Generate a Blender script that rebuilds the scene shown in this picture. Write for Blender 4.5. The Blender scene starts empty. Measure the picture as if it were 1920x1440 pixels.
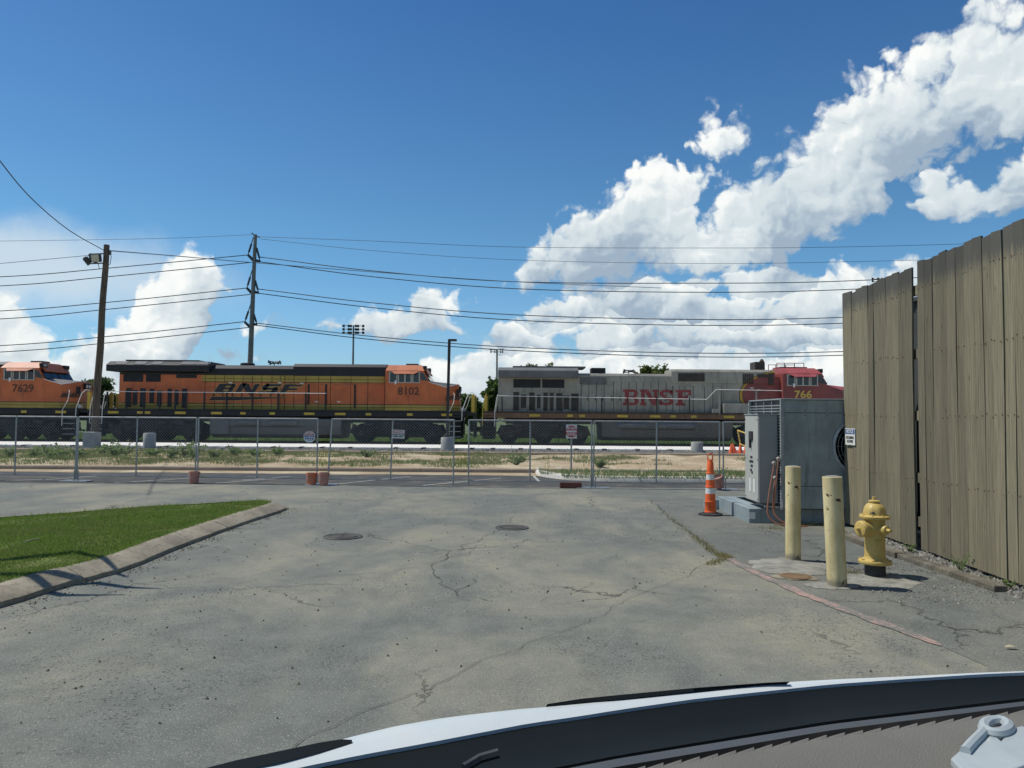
import bpy, bmesh, math, random
from mathutils import Vector, Matrix, Euler, noise as mnoise
random.seed(7)
SC = bpy.context.scene
COL = SC.collection
R = math.radians

# ---------------------------------------------------------------- camera
CAM_H = 1.9
cam_data = bpy.data.cameras.new("camera")
cam_data.sensor_width = 36.0
cam_data.lens = 1442.0 / 1920.0 * 36.0
cam_data.clip_start = 0.05
cam_data.clip_end = 5000.0
cam = bpy.data.objects.new("camera", cam_data)
COL.objects.link(cam)
cam.location = (0, 0, CAM_H)
CAM_ROT = Matrix.Rotation(R(90 + 2.38), 3, 'X') @ Matrix.Rotation(R(0.43), 3, 'Z')
cam.rotation_euler = CAM_ROT.to_euler()
SC.camera = cam

def ray(px, py):
    """direction of a survey sighting taken in the photograph"""
    return CAM_ROT @ Vector(((px - 960) / 1442.0, -(py - 720) / 1442.0, -1.0))
def at(px, py, d):
    """world point on that sighting at distance Y = d"""
    v = ray(px, py); return Vector((0, 0, CAM_H)) + v * (d / v.y)
def on(px, py, z=0.0):
    """world point on that sighting at height z"""
    v = ray(px, py); return Vector((0, 0, CAM_H)) + v * ((z - CAM_H) / v.z)

# ---------------------------------------------------------------- sun, exposure
SUN_EL, SUN_AZ = R(60), math.atan2(-0.975, 0.20)       # azimuth clockwise from +Y
to_sun = Vector((math.sin(SUN_AZ) * math.cos(SUN_EL), math.cos(SUN_AZ) * math.cos(SUN_EL), math.sin(SUN_EL)))
sun_data = bpy.data.lights.new("sun", 'SUN')
sun_data.energy = 4.3
sun_data.angle = R(0.53)
sun_data.color = (1.0, 0.95, 0.86)
sun = bpy.data.objects.new("sun", sun_data)
sun.rotation_euler = (-to_sun).to_track_quat('-Z', 'Y').to_euler()
sun.location = to_sun * 60
COL.objects.link(sun)
SC.view_settings.view_transform = 'Standard'
SC.view_settings.look = 'None'
SC.view_settings.exposure = 0.0
SC.view_settings.gamma = 1.0
SC.view_settings.use_curve_mapping = False

# ---------------------------------------------------------------- node helpers
class NT:
    def __init__(s, tree): s.t = tree; s.n = tree.nodes; s.l = tree.links
    def add(s, typ, **kw):
        nd = s.n.new(typ)
        for k, v in kw.items(): setattr(nd, k, v)
        return nd
    def set(s, sock, v):
        if hasattr(v, 'is_output') or isinstance(v, bpy.types.NodeSocket): s.l.new(v, sock)
        elif v is not None: sock.default_value = v
    def math(s, op, a, b=None, c=None, clamp=False):
        nd = s.add('ShaderNodeMath', operation=op, use_clamp=clamp)
        s.set(nd.inputs[0], a)
        if b is not None: s.set(nd.inputs[1], b)
        if c is not None: s.set(nd.inputs[2], c)
        return nd.outputs[0]
    def vmath(s, op, a, b=None, c=None):
        nd = s.add('ShaderNodeVectorMath', operation=op)
        s.set(nd.inputs[0], a)
        if b is not None: s.set(nd.inputs[1], b)
        if c is not None: s.set(nd.inputs[2], c)
        return nd.outputs['Value'] if op in ('LENGTH', 'DOT_PRODUCT', 'DISTANCE') else nd.outputs[0]
    def noise(s, vec, scale, detail=4, rough=0.55, dist=0.0, out='Fac'):
        nd = s.add('ShaderNodeTexNoise'); s.set(nd.inputs['Vector'], vec)
        nd.inputs['Scale'].default_value = scale; nd.inputs['Detail'].default_value = detail
        nd.inputs['Roughness'].default_value = rough; nd.inputs['Distortion'].default_value = dist
        return nd.outputs[out]
    def voro(s, vec, scale, feature='F1', out='Distance', detail=0, rough=0.5, rand=1.0, smooth=None):
        nd = s.add('ShaderNodeTexVoronoi', feature=feature); s.set(nd.inputs['Vector'], vec)
        nd.inputs['Scale'].default_value = scale
        if 'Detail' in nd.inputs: nd.inputs['Detail'].default_value = detail
        if 'Roughness' in nd.inputs: nd.inputs['Roughness'].default_value = rough
        if smooth is not None: nd.inputs['Smoothness'].default_value = smooth
        nd.inputs['Randomness'].default_value = rand
        return nd.outputs[out]
    def ss(s, x, a, b, lo=0.0, hi=1.0):
        nd = s.add('ShaderNodeMapRange', interpolation_type='SMOOTHSTEP')
        s.set(nd.inputs['Value'], x)
        s.set(nd.inputs['From Min'], a); s.set(nd.inputs['From Max'], b)
        nd.inputs['To Min'].default_value = lo; nd.inputs['To Max'].default_value = hi
        return nd.outputs[0]
    def lin(s, x, a, b, lo=0.0, hi=1.0):
        nd = s.add('ShaderNodeMapRange'); nd.clamp = True
        s.set(nd.inputs['Value'], x)
        nd.inputs['From Min'].default_value = a; nd.inputs['From Max'].default_value = b
        nd.inputs['To Min'].default_value = lo; nd.inputs['To Max'].default_value = hi
        return nd.outputs[0]
    def mix(s, f, a, b, blend='MIX'):
        nd = s.add('ShaderNodeMix', data_type='RGBA', blend_type=blend)
        s.set(nd.inputs['Factor'], f)
        s.set(nd.inputs['A'] if False else nd.inputs[6], rgba(a)); s.set(nd.inputs[7], rgba(b))
        return nd.outputs[2]
    def scalevec(s, vec, sc):
        return s.vmath('MULTIPLY', vec, sc)
def rgba(c):
    if isinstance(c, (tuple, list)): return (c[0], c[1], c[2], 1.0)
    return c

# ---------------------------------------------------------------- sky with cumulus clouds
world = bpy.data.worlds.new("World"); SC.world = world; world.use_nodes = True
W = NT(world.node_tree); W.n.clear()
tc = W.add('ShaderNodeTexCoord'); DIR = tc.outputs['Generated']
sky = W.add('ShaderNodeTexSky', sky_type='NISHITA')
sky.sun_disc = False; sky.sun_elevation = SUN_EL; sky.sun_rotation = SUN_AZ
sky.altitude = 120; sky.air_density = 1.0; sky.dust_density = 0.6; sky.ozone_density = 1.6
sep = W.add('ShaderNodeSeparateXYZ'); W.l.new(DIR, sep.inputs[0])
az = W.math('ARCTAN2', sep.outputs[0], sep.outputs[1])
el = W.math('ARCSINE', sep.outputs[2])
cmb = W.add('ShaderNodeCombineXYZ'); W.set(cmb.inputs[0], az); W.set(cmb.inputs[1], el)
AE = cmb.outputs[0]
def ae(px, py):
    v = ray(px, py).normalized(); return math.atan2(v.x, v.y), math.asin(v.z)
# cumulus masses: skyline of tops and of bases against azimuth (surveyed in photo pixels)
LAYERS = [
 # top outline, base outline, softness, weight
 ([(940,560),(960,535),(985,480),(1005,430),(1050,420),(1080,388),(1130,365),(1170,352),(1188,312),(1235,296),(1280,312),(1296,350),(1318,396),(1345,396),(1385,345),(1430,300),(1495,262),(1530,222),(1578,172),(1590,122),(1640,106),(1668,112),(1690,138),(1740,100),(1800,98),(1815,25),(1860,2),(1920,-8),(2050,-20)],
  [(940,540),(1000,532),(1150,548),(1300,530),(1400,520),(1500,492),(1560,462),(1640,410),(1680,350),(1740,318),(1800,292),(1900,262),(2050,250)], 70),
 ([(930,600),(960,592),(985,575),(1005,556),(1050,542),(1100,556),(1120,585)], [(930,592),(980,602),(1060,594),(1120,590)], 26),
 ([(1125,600),(1140,552),(1200,524),(1260,530),(1350,545),(1450,556),(1520,548),(1556,486),(1600,478),(1622,520),(1640,560)], [(1125,560),(1180,600),(1300,612),(1420,600),(1520,622),(1640,610)], 34),
 ([(880,640),(905,612),(935,596),(985,604),(1020,620),(1090,596),(1140,590),(1200,612),(1290,600),(1380,618),(1480,596),(1580,600),(1700,590)], [(880,628),(950,650),(1100,654),(1250,640),(1400,662),(1560,650),(1700,660)], 30),
 ([(780,730),(815,676),(850,654),(880,640),(905,650),(960,660),(1010,644),(1080,660),(1160,650),(1250,672),(1340,648),(1430,668),(1540,650),(1660,660),(2050,640)], [(780,736),(1000,900),(2050,900)], 36),
 ([(1610,540),(1660,508),(1700,492),(1742,505),(1765,456),(1800,472),(1850,510),(1950,480),(2050,500)], [(1610,530),(1680,570),(1800,590),(2050,600)], 34),
 ([(1688,400),(1700,366),(1725,340),(1772,316),(1820,328),(1870,308),(1920,268),(2050,250)],
  [(1688,372),(1705,396),(1750,418),(1800,430),(1860,402),(1920,396),(2050,390)], 36),
 ([(-120,560),(0,555),(30,566),(55,592),(80,634),(105,652),(180,622),(225,588),(250,562),(268,520),(305,508),(325,470),(350,446),(372,438),(398,458),(412,505),(432,540),(440,610),(445,690),(500,725)],
  [(-120,700),(0,760),(250,900),(335,900),(352,720),(372,640),(398,580),(425,552),(440,560),(500,690)], 40),
 ([(570,640),(598,600),(622,602),(645,612),(662,588),(690,566),(722,572),(762,566),(790,545),(832,545),(842,584),(872,608),(900,640)],
  [(570,612),(600,622),(640,618),(740,642),(830,624),(880,646),(900,636)], 30),
]
def curve(pts, which):
    nd = W.add('ShaderNodeFloatCurve'); c = nd.mapping.curves[0]
    P = []
    for (px, py) in pts:
        a, e = ae(px, py); P.append(((a + 0.8) / 1.6, e + 0.2))
    out = -0.15 if which == 'top' else 0.95
    P = [(0.0, out if P[0][0] > 0.16 else P[0][1]), (P[0][0] - 0.004, out if P[0][0] > 0.16 else P[0][1])] + P + [(P[-1][0] + 0.004, out if P[-1][0] < 0.93 else P[-1][1]), (1.0, out if P[-1][0] < 0.93 else P[-1][1])]
    while len(c.points) < len(P): c.points.new(0.5, 0.5)
    nd.mapping.clip_min_y = -1; nd.mapping.clip_max_y = 2; nd.mapping.use_clip = False
    for q, p in zip(c.points, P): q.location = p
    for q in c.points: q.handle_type = 'VECTOR'
    nd.mapping.update()
    W.set(nd.inputs['Value'], UN)
    return nd.outputs[0]
warp = W.noise(DIR, 13.0, 5, 0.6, out='Color')
wv = W.vmath('MULTIPLY_ADD', warp, (0.062, 0.062, 0.062), (-0.031, -0.031, -0.031))
AEW = W.vmath('ADD', AE, wv)
sw = W.add('ShaderNodeSeparateXYZ'); W.l.new(AEW, sw.inputs[0])
UN = W.math('MULTIPLY_ADD', sw.outputs[0], 1 / 1.6, 0.5)
EL = W.math('ADD', sw.outputs[1], 0.2)
wide = W.noise(DIR, 3.1, 3, 0.55)
M0 = None; topness = None
for tops, bases, softness in LAYERS:
    T, B = curve(tops, 'top'), curve(bases, 'base')
    k = 1442.0 / softness
    dt = W.math('MULTIPLY', W.math('SUBTRACT', T, EL), k)
    db = W.math('MULTIPLY', W.math('SUBTRACT', EL, B), k)
    m = W.math('MINIMUM', W.math('MINIMUM', dt, W.math('MULTIPLY', db, 1.3)), 1.5)
    h = W.lin(W.math('DIVIDE', W.math('SUBTRACT', db, dt), W.math('MAXIMUM', W.math('ADD', db, dt), 1.5)), -1.0, 0.75)
    if M0 is None: M0, topness = m, h
    else:
        front = W.math('GREATER_THAN', m, M0)
        topness = W.math('ADD', W.math('MULTIPLY', topness, W.math('SUBTRACT', 1.0, front)), W.math('MULTIPLY', h, front))
        M0 = W.math('MAXIMUM', M0, m)
for (cx, cy, rx, ry, w) in [(1338,275,44,50,.55),(1362,238,18,16,.2),(512,614,44,16,.5),(864,552,10,10,.1),(440,664,24,16,.2)]:
    a, e = ae(cx, cy); sx, sy = 1442.0 / rx * 1.05, 1442.0 / ry
    q = W.vmath('MULTIPLY_ADD', AEW, (sx, sy, 0), (-a * sx, -e * sy, 0))
    M0 = W.math('MAXIMUM', M0, W.math('MULTIPLY_ADD', W.vmath('LENGTH', q), -w, w))
# dull, shaded cloud bank filling the gaps low on the right
Tb = curve([(840,735),(870,660),(905,630),(940,606),(1000,560),(1060,535),(1130,520),(1300,505),(1450,500),(1540,505),(1600,490),(1700,510),(1850,500),(2050,490)], 'top')
mb = W.math('MINIMUM', W.math('MULTIPLY', W.math('SUBTRACT', Tb, EL), 1442.0 / 40.0), 0.75)
bank = W.math('MULTIPLY', W.math('GREATER_THAN', mb, M0), W.math('LESS_THAN', M0, 0.12))
topness = W.math('ADD', W.math('MULTIPLY', topness, W.math('SUBTRACT', 1.0, bank)), W.math('MULTIPLY', bank, 0.50))
M0 = W.math('MAXIMUM', M0, mb)
# elsewhere in the sky the same kind of scattered cumulus, thicker towards the horizon
outside = W.ss(W.math('ABSOLUTE', az), 0.66, 0.82)
elsewhere = W.math('ADD', W.math('MULTIPLY', W.math('SUBTRACT', wide, 0.60), 6.0), W.lin(el, 0.0, 0.7, 0.5, -0.1))
elsewhere = W.math('ADD', elsewhere, W.math('MULTIPLY', W.math('SUBTRACT', outside, 1.0), 4.0))
M0 = W.math('MAXIMUM', M0, elsewhere)
PS = W.vmath('MULTIPLY', AEW, (1.0, 1.15, 1.0))
def puffs(vec, det):
    big = W.noise(vec, 14.0, det, 0.50)
    cau = W.voro(vec, 30.0, detail=2.0, rough=0.5)
    return W.math('ADD', W.math('MULTIPLY', W.math('SUBTRACT', big, 0.5), 2.6), W.math('MULTIPLY', W.math('SUBTRACT', 0.40, cau), 1.0))
lightv = Vector((-0.55, 0.83, 0))
Pf0 = puffs(PS, 6)
Pf1 = puffs(W.vmath('ADD', PS, tuple(lightv * 0.010)), 4)
F0 = W.math('ADD', M0, W.math('ADD', Pf0, 0.62))
soft = W.noise(DIR, 6.0, 1, 0.5)
alpha = W.math('MULTIPLY', W.ss(F0, 0.05, W.math('MULTIPLY_ADD', soft, 0.9, 0.20)), W.ss(M0, -0.50, -0.20))
lit = W.math('MULTIPLY', W.math('SUBTRACT', Pf0, Pf1), 0.30)
shade = W.math('ADD', W.math('MULTIPLY_ADD', topness, 0.72, 0.02), lit)
shade = W.math('ADD', shade, W.math('MULTIPLY', W.math('SUBTRACT', W.noise(AEW, 8.0, 3, 0.55), 0.5), 1.7))
ccol = W.mix(W.ss(shade, 0.0, 0.55), (3.5, 4.5, 5.6), (6.8, 7.6, 8.0))
ccol = W.mix(W.ss(shade, 0.5, 0.95), ccol, (9.7, 9.9, 9.7))
# thin veil of cirrus low on the left
ca, ce = ae(-60, 492)
vq = W.vmath('MULTIPLY_ADD', AEW, (1442 / 560.0, 1442 / 100.0, 0), (-ca * 1442 / 560.0, -ce * 1442 / 100.0, 0))
veil = W.ss(W.math('ADD', W.vmath('LENGTH', vq), W.math('MULTIPLY', W.math('SUBTRACT', wide, 0.5), 0.8)), 1.05, 0.30, 0.0, 0.80)
hazeband = W.ss(el, 0.20, 0.0, 0.0, 0.30)
tint = W.mix(W.lin(el, 0.0, 0.24), (0.55, 0.92, 1.28), (0.54, 0.92, 1.10))
tint = W.mix(W.lin(el, 0.2, 0.5), tint, (0.35, 0.70, 1.02))
skyc = W.mix(1.0, sky.outputs[0], tint, 'MULTIPLY')
skyc = W.mix(hazeband, skyc, (5.2, 6.8, 8.0))
skyc = W.mix(veil, skyc, (6.6, 7.6, 8.2))
final = W.mix(alpha, skyc, ccol)
bg = W.add('ShaderNodeBackground'); W.l.new(final, bg.inputs[0]); bg.inputs[1].default_value = 0.1
wo = W.add('ShaderNodeOutputWorld'); W.l.new(bg.outputs[0], wo.inputs[0])
world.cycles.sampling_method = 'MANUAL'
world.cycles.sample_map_resolution = 512
# ---------------------------------------------------------------- mesh helpers
class MB:
    def __init__(s): s.v = []; s.f = []
    def add(s, vs, fs):
        b = len(s.v); s.v += [tuple(q) for q in vs]; s.f += [tuple(b + i for i in f) for f in fs]; return s
    def box(s, x0, x1, y0, y1, z0, z1):
        return s.add([(x0,y0,z0),(x1,y0,z0),(x1,y1,z0),(x0,y1,z0),(x0,y0,z1),(x1,y0,z1),(x1,y1,z1),(x0,y1,z1)],
                     [(0,3,2,1),(4,5,6,7),(0,1,5,4),(1,2,6,5),(2,3,7,6),(3,0,4,7)])
    def obox(s, c, ax, ay, az):
        """oriented box: centre and three half-axis vectors"""
        c, ax, ay, az = Vector(c), Vector(ax), Vector(ay), Vector(az)
        vs = [c + i*ax + j*ay + k*az for k in (-1,1) for (i,j) in ((-1,-1),(1,-1),(1,1),(-1,1))]
        return s.add(vs, [(0,3,2,1),(4,5,6,7),(0,1,5,4),(1,2,6,5),(2,3,7,6),(3,0,4,7)])
    def bar(s, p, q, w, h=None, up=(0,0,1)):
        p, q = Vector(p), Vector(q); h = h or w; d = (q - p)
        if d.length < 1e-6: return s
        u = Vector(up); dn = d.normalized()
        if abs(dn.dot(u)) > 0.98: u = Vector((0,1,0))
        a = dn.cross(u).normalized(); b = a.cross(dn).normalized()
        return s.obox((p+q)/2, d/2, a*w/2, b*h/2)
    def prism(s, poly, axis, a0, a1):
        """extrude a 2D polygon: axis 'y' takes (x,z), 'x' takes (y,z), 'z' takes (x,y)"""
        n = len(poly)
        def P(q, a):
            return (q[0], a, q[1]) if axis == 'y' else ((a, q[0], q[1]) if axis == 'x' else (q[0], q[1], a))
        vs = [P(q, a0) for q in poly] + [P(q, a1) for q in poly]
        fs = [(i, (i+1) % n, n + (i+1) % n, n + i) for i in range(n)] + [tuple(range(n))[::-1], tuple(range(n, 2*n))]
        return s.add(vs, fs)
    def tube(s, pts, r, seg=6, caps=True):
        pts = [Vector(p) for p in pts]; n = len(pts); rs = r if isinstance(r, (list, tuple)) else [r]*n
        vs = []; prev = None
        for i, p in enumerate(pts):
            d = (pts[min(i+1,n-1)] - pts[max(i-1,0)]).normalized()
            if prev is None:
                u = Vector((0,0,1)) if abs(d.z) < 0.9 else Vector((1,0,0))
                a = d.cross(u).normalized()
            else:
                a = (prev - d*prev.dot(d)).normalized()
            prev = a; b = d.cross(a)
            for k in range(seg):
                t = 2*math.pi*k/seg; vs.append(p + (a*math.cos(t) + b*math.sin(t))*rs[i])
        fs = [(i*seg+k, i*seg+(k+1)%seg, (i+1)*seg+(k+1)%seg, (i+1)*seg+k) for i in range(n-1) for k in range(seg)]
        if caps: fs += [tuple(range(seg))[::-1], tuple((n-1)*seg+k for k in range(seg))]
        return s.add(vs, fs)
    def cyl(s, p, q, r0, r1=None, seg=16): return s.tube([p, q], [r0, r1 if r1 is not None else r0], seg)
    def lathe(s, prof, o=(0,0,0), axis=(0,0,1), seg=24):
        """prof: list of (r, h) along the axis"""
        o, ax = Vector(o), Vector(axis).normalized()
        u = Vector((1,0,0)) if abs(ax.x) < 0.9 else Vector((0,1,0))
        a = ax.cross(u).normalized(); b = ax.cross(a)
        vs = [o + ax*h + (a*math.cos(2*math.pi*k/seg) + b*math.sin(2*math.pi*k/seg))*max(r,1e-4) for (r,h) in prof for k in range(seg)]
        n = len(prof)
        fs = [(i*seg+k, i*seg+(k+1)%seg, (i+1)*seg+(k+1)%seg, (i+1)*seg+k) for i in range(n-1) for k in range(seg)]
        fs += [tuple(range(seg))[::-1], tuple((n-1)*seg+k for k in range(seg))]
        return s.add(vs, fs)
    def build(s, name, mat, parent=None, smooth=False, bevel=0.0, loc=None, kind=None):
        me = bpy.data.meshes.new(name); me.from_pydata(s.v, [], s.f)
        bm = bmesh.new(); bm.from_mesh(me); bmesh.ops.recalc_face_normals(bm, faces=bm.faces); bm.to_mesh(me); bm.free()
        if mat: me.materials.append(MAT(mat) if isinstance(mat, str) else mat)
        o = bpy.data.objects.new(name, me); COL.objects.link(o)
        if parent: o.parent = parent
        if loc is not None: o.location = loc
        if smooth:
            me.polygons.foreach_set('use_smooth', [True]*len(me.polygons))
            me.set_sharp_from_angle(angle=R(40))
        if bevel:
            m = o.modifiers.new('bevel', 'BEVEL'); m.width = bevel; m.segments = 2; m.limit_method = 'ANGLE'; m.angle_limit = R(40)
        if kind: o['kind'] = kind
        return o
def thing(name, label, cat, loc=(0,0,0), rotz=0.0, group=None):
    o = bpy.data.objects.new(name, None); COL.objects.link(o)
    o.empty_display_size = 0.2; o.location = loc; o.rotation_euler = (0,0,rotz)
    return tag(o, label, cat, group)
def tag(o, label, cat, group=None):
    o['label'] = label; o['category'] = cat
    if group: o['group'] = group
    return o
def struct(o): o['kind'] = 'structure'; return o
def share(name, me, parent=None, mtx=None):
    o = bpy.data.objects.new(name, me); COL.objects.link(o)
    if parent: o.parent = parent
    if mtx is not None: o.matrix_local = mtx
    return o
def text(body, size, name, mat, parent, loc, sx=1.0, bold=0.0, shear=0.0, face='-y', extrude=0.004, align='CENTER', rot=None):
    cu = bpy.data.curves.new(name, 'FONT'); cu.body = body; cu.size = size
    cu.align_x = align; cu.align_y = 'CENTER'; cu.offset = bold; cu.shear = shear; cu.extrude = extrude
    cu.resolution_u = 3
    tmp = bpy.data.objects.new(name, cu); COL.objects.link(tmp)
    bpy.context.view_layer.update()
    me = bpy.data.meshes.new_from_object(tmp.evaluated_get(bpy.context.evaluated_depsgraph_get()))
    bpy.data.objects.remove(tmp); bpy.data.curves.remove(cu)
    me.materials.clear(); me.materials.append(MAT(mat)); me.name = name
    o = bpy.data.objects.new(name, me); COL.objects.link(o)
    if parent: o.parent = parent
    o.location = loc; o.scale = (sx, 1, 1)
    o.rotation_euler = rot if rot else {'-y': (R(90),0,0), '-x': (R(90),0,R(-90)), '+x': (R(90),0,R(90))}[face]
    return o

# ---------------------------------------------------------------- materials
MATS = {}
def MAT(name):
    if name not in MATS: MATS[name] = MDEF[name](name)
    return MATS[name]
def newmat(name):
    m = bpy.data.materials.new(name); m.use_nodes = True
    t = NT(m.node_tree); p = t.n['Principled BSDF']; return m, t, p
def coords(t, space='Object'):
    return t.add('ShaderNodeTexCoord').outputs[space]
def finish(t, p, col, rough, metal=0.0, bump=None, bstr=0.3, bdist=0.01):
    t.set(p.inputs['Base Color'], rgba(col)); t.set(p.inputs['Roughness'], rough); t.set(p.inputs['Metallic'], metal)
    if bump is not None:
        b = t.add('ShaderNodeBump'); b.inputs['Strength'].default_value = bstr; b.inputs['Distance'].default_value = bdist
        t.l.new(bump, b.inputs['Height']); t.l.new(b.outputs[0], p.inputs['Normal'])
def paint(col, rough=0.5, metal=0.0, var=0.25, scale=3.0, dirt=(0.07,0.06,0.05), dirtamt=0.35, bump=0.0, fine=60.0):
    def f(name):
        m, t, p = newmat(name); c = coords(t)
        n1 = t.noise(c, scale, 5, 0.6); n2 = t.noise(c, scale*7, 4, 0.6)
        c1 = t.mix(t.ss(n1, 0.3, 0.7), tuple(x*(1-var) for x in col), tuple(min(1, x*(1+var*0.6)) for x in col))
        d = t.math('MULTIPLY', t.ss(t.math('ADD', t.math('MULTIPLY', n1, 0.5), t.math('MULTIPLY', n2, 0.5)), 0.5, 0.68), dirtamt)
        c2 = t.mix(d, c1, dirt)
        r = t.lin(n2, 0.3, 0.7, max(0.05, rough-0.1), min(1, rough+0.12))
        finish(t, p, c2, r, metal, t.noise(c, fine, 3, 0.6) if bump else None, bump, 0.004)
        return m
    return f
def streaked(col, rough=0.6, dirt=(0.06,0.05,0.04), amt=0.5, var=0.2, metal=0.0, vs=(3.0,3.0,0.35)):
    """paint with rain streaks running down"""
    def f(name):
        m, t, p = newmat(name); c = coords(t)
        n1 = t.noise(t.scalevec(c, vs), 2.5, 6, 0.65); n2 = t.noise(c, 1.2, 4, 0.6)
        c1 = t.mix(t.ss(n2, 0.3, 0.7), tuple(x*(1-var) for x in col), tuple(min(1, x*(1+var*0.6)) for x in col))
        c2 = t.mix(t.math('MULTIPLY', t.ss(n1, 0.48, 0.75), amt), c1, dirt)
        finish(t, p, c2, rough, metal)
        return m
    return f
def livery_orange(name):
    """orange hood, yellow bands ruled with thin black lines, black roof: the paint scheme by height"""
    m, t, p = newmat(name); c = coords(t); s = t.add('ShaderNodeSeparateXYZ'); t.l.new(c, s.inputs[0])
    x, z = s.outputs[0], s.outputs[2]
    n1 = t.noise(t.scalevec(c, (2.5,2.5,0.5)), 2.0, 6, 0.65); n2 = t.noise(c, 0.9, 4, 0.6)
    org = t.mix(t.ss(n2, 0.3, 0.7), (0.43,0.100,0.026), (0.56,0.142,0.036))
    yel = t.mix(t.ss(n2, 0.3, 0.7), (0.32,0.225,0.03), (0.40,0.29,0.05))
    blk = (0.010,0.011,0.013)
    def band(a, b, v=z): return t.math('MULTIPLY', t.math('GREATER_THAN', v, a), t.math('LESS_THAN', v, b))
    low = t.math('LESS_THAN', z, 2.22)
    up = t.math('MULTIPLY', band(3.50, 3.90), band(5.4, 16.25, x))
    col = t.mix(t.math('MAXIMUM', low, up), org, yel)
    lines = t.math('MAXIMUM', t.math('MAXIMUM', band(2.19,2.235), band(2.035,2.06)), t.math('MAXIMUM', t.math('MULTIPLY', t.math('MAXIMUM', band(3.47,3.51), band(3.665,3.69)), band(5.4,16.25,x)), t.math('LESS_THAN', z, 1.875)))
    col = t.mix(lines, col, blk)
    col = t.mix(t.math('MULTIPLY', t.math('GREATER_THAN', z, 3.895), t.math('LESS_THAN', x, 16.28)), col, blk)
    col = t.mix(t.math('MULTIPLY', t.ss(n1, 0.5, 0.78), 0.5), col, (0.07,0.045,0.032))
    finish(t, p, col, 0.45)
    return m
def livery_warbonnet(name):
    m, t, p = newmat(name); c = coords(t); s = t.add('ShaderNodeSeparateXYZ'); t.l.new(c, s.inputs[0])
    x, z = s.outputs[0], s.outputs[2]
    n1 = t.noise(t.scalevec(c, (2.5,2.5,0.4)), 2.0, 6, 0.65); n2 = t.noise(c, 0.8, 4, 0.6)
    sil = t.mix(t.ss(n2, 0.3, 0.7), (0.250,0.236,0.188), (0.335,0.316,0.255))
    red = t.mix(t.ss(n2, 0.3, 0.7), (0.185,0.040,0.036), (0.250,0.058,0.050))
    cx, cz, a, b = 17.05, 2.93, 2.62, 1.40
    ex = t.math('MINIMUM', t.math('MULTIPLY', t.math('SUBTRACT', x, cx), 1/a), 0.0)
    e = t.math('SQRT', t.math('ADD', t.math('POWER', ex, 2.0), t.math('POWER', t.math('MULTIPLY', t.math('SUBTRACT', z, cz), 1/b), 2.0)))
    inside = t.math('LESS_THAN', e, 1.0)
    fwd = t.math('GREATER_THAN', x, 16.45)
    yel = t.math('MULTIPLY', t.math('LESS_THAN', e, 1.055), t.math('LESS_THAN', x, 17.3))
    blk = t.math('MULTIPLY', t.math('LESS_THAN', e, 1.075), t.math('LESS_THAN', x, 17.3))
    col = t.mix(blk, sil, (0.02,0.02,0.02))
    col = t.mix(yel, col, (0.50,0.30,0.02))
    col = t.mix(t.math('MAXIMUM', inside, fwd), col, red)
    col = t.mix(t.math('MULTIPLY', t.ss(n1, 0.46, 0.75), 0.6), col, (0.075,0.06,0.042))
    finish(t, p, col, 0.5)
    return m
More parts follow.
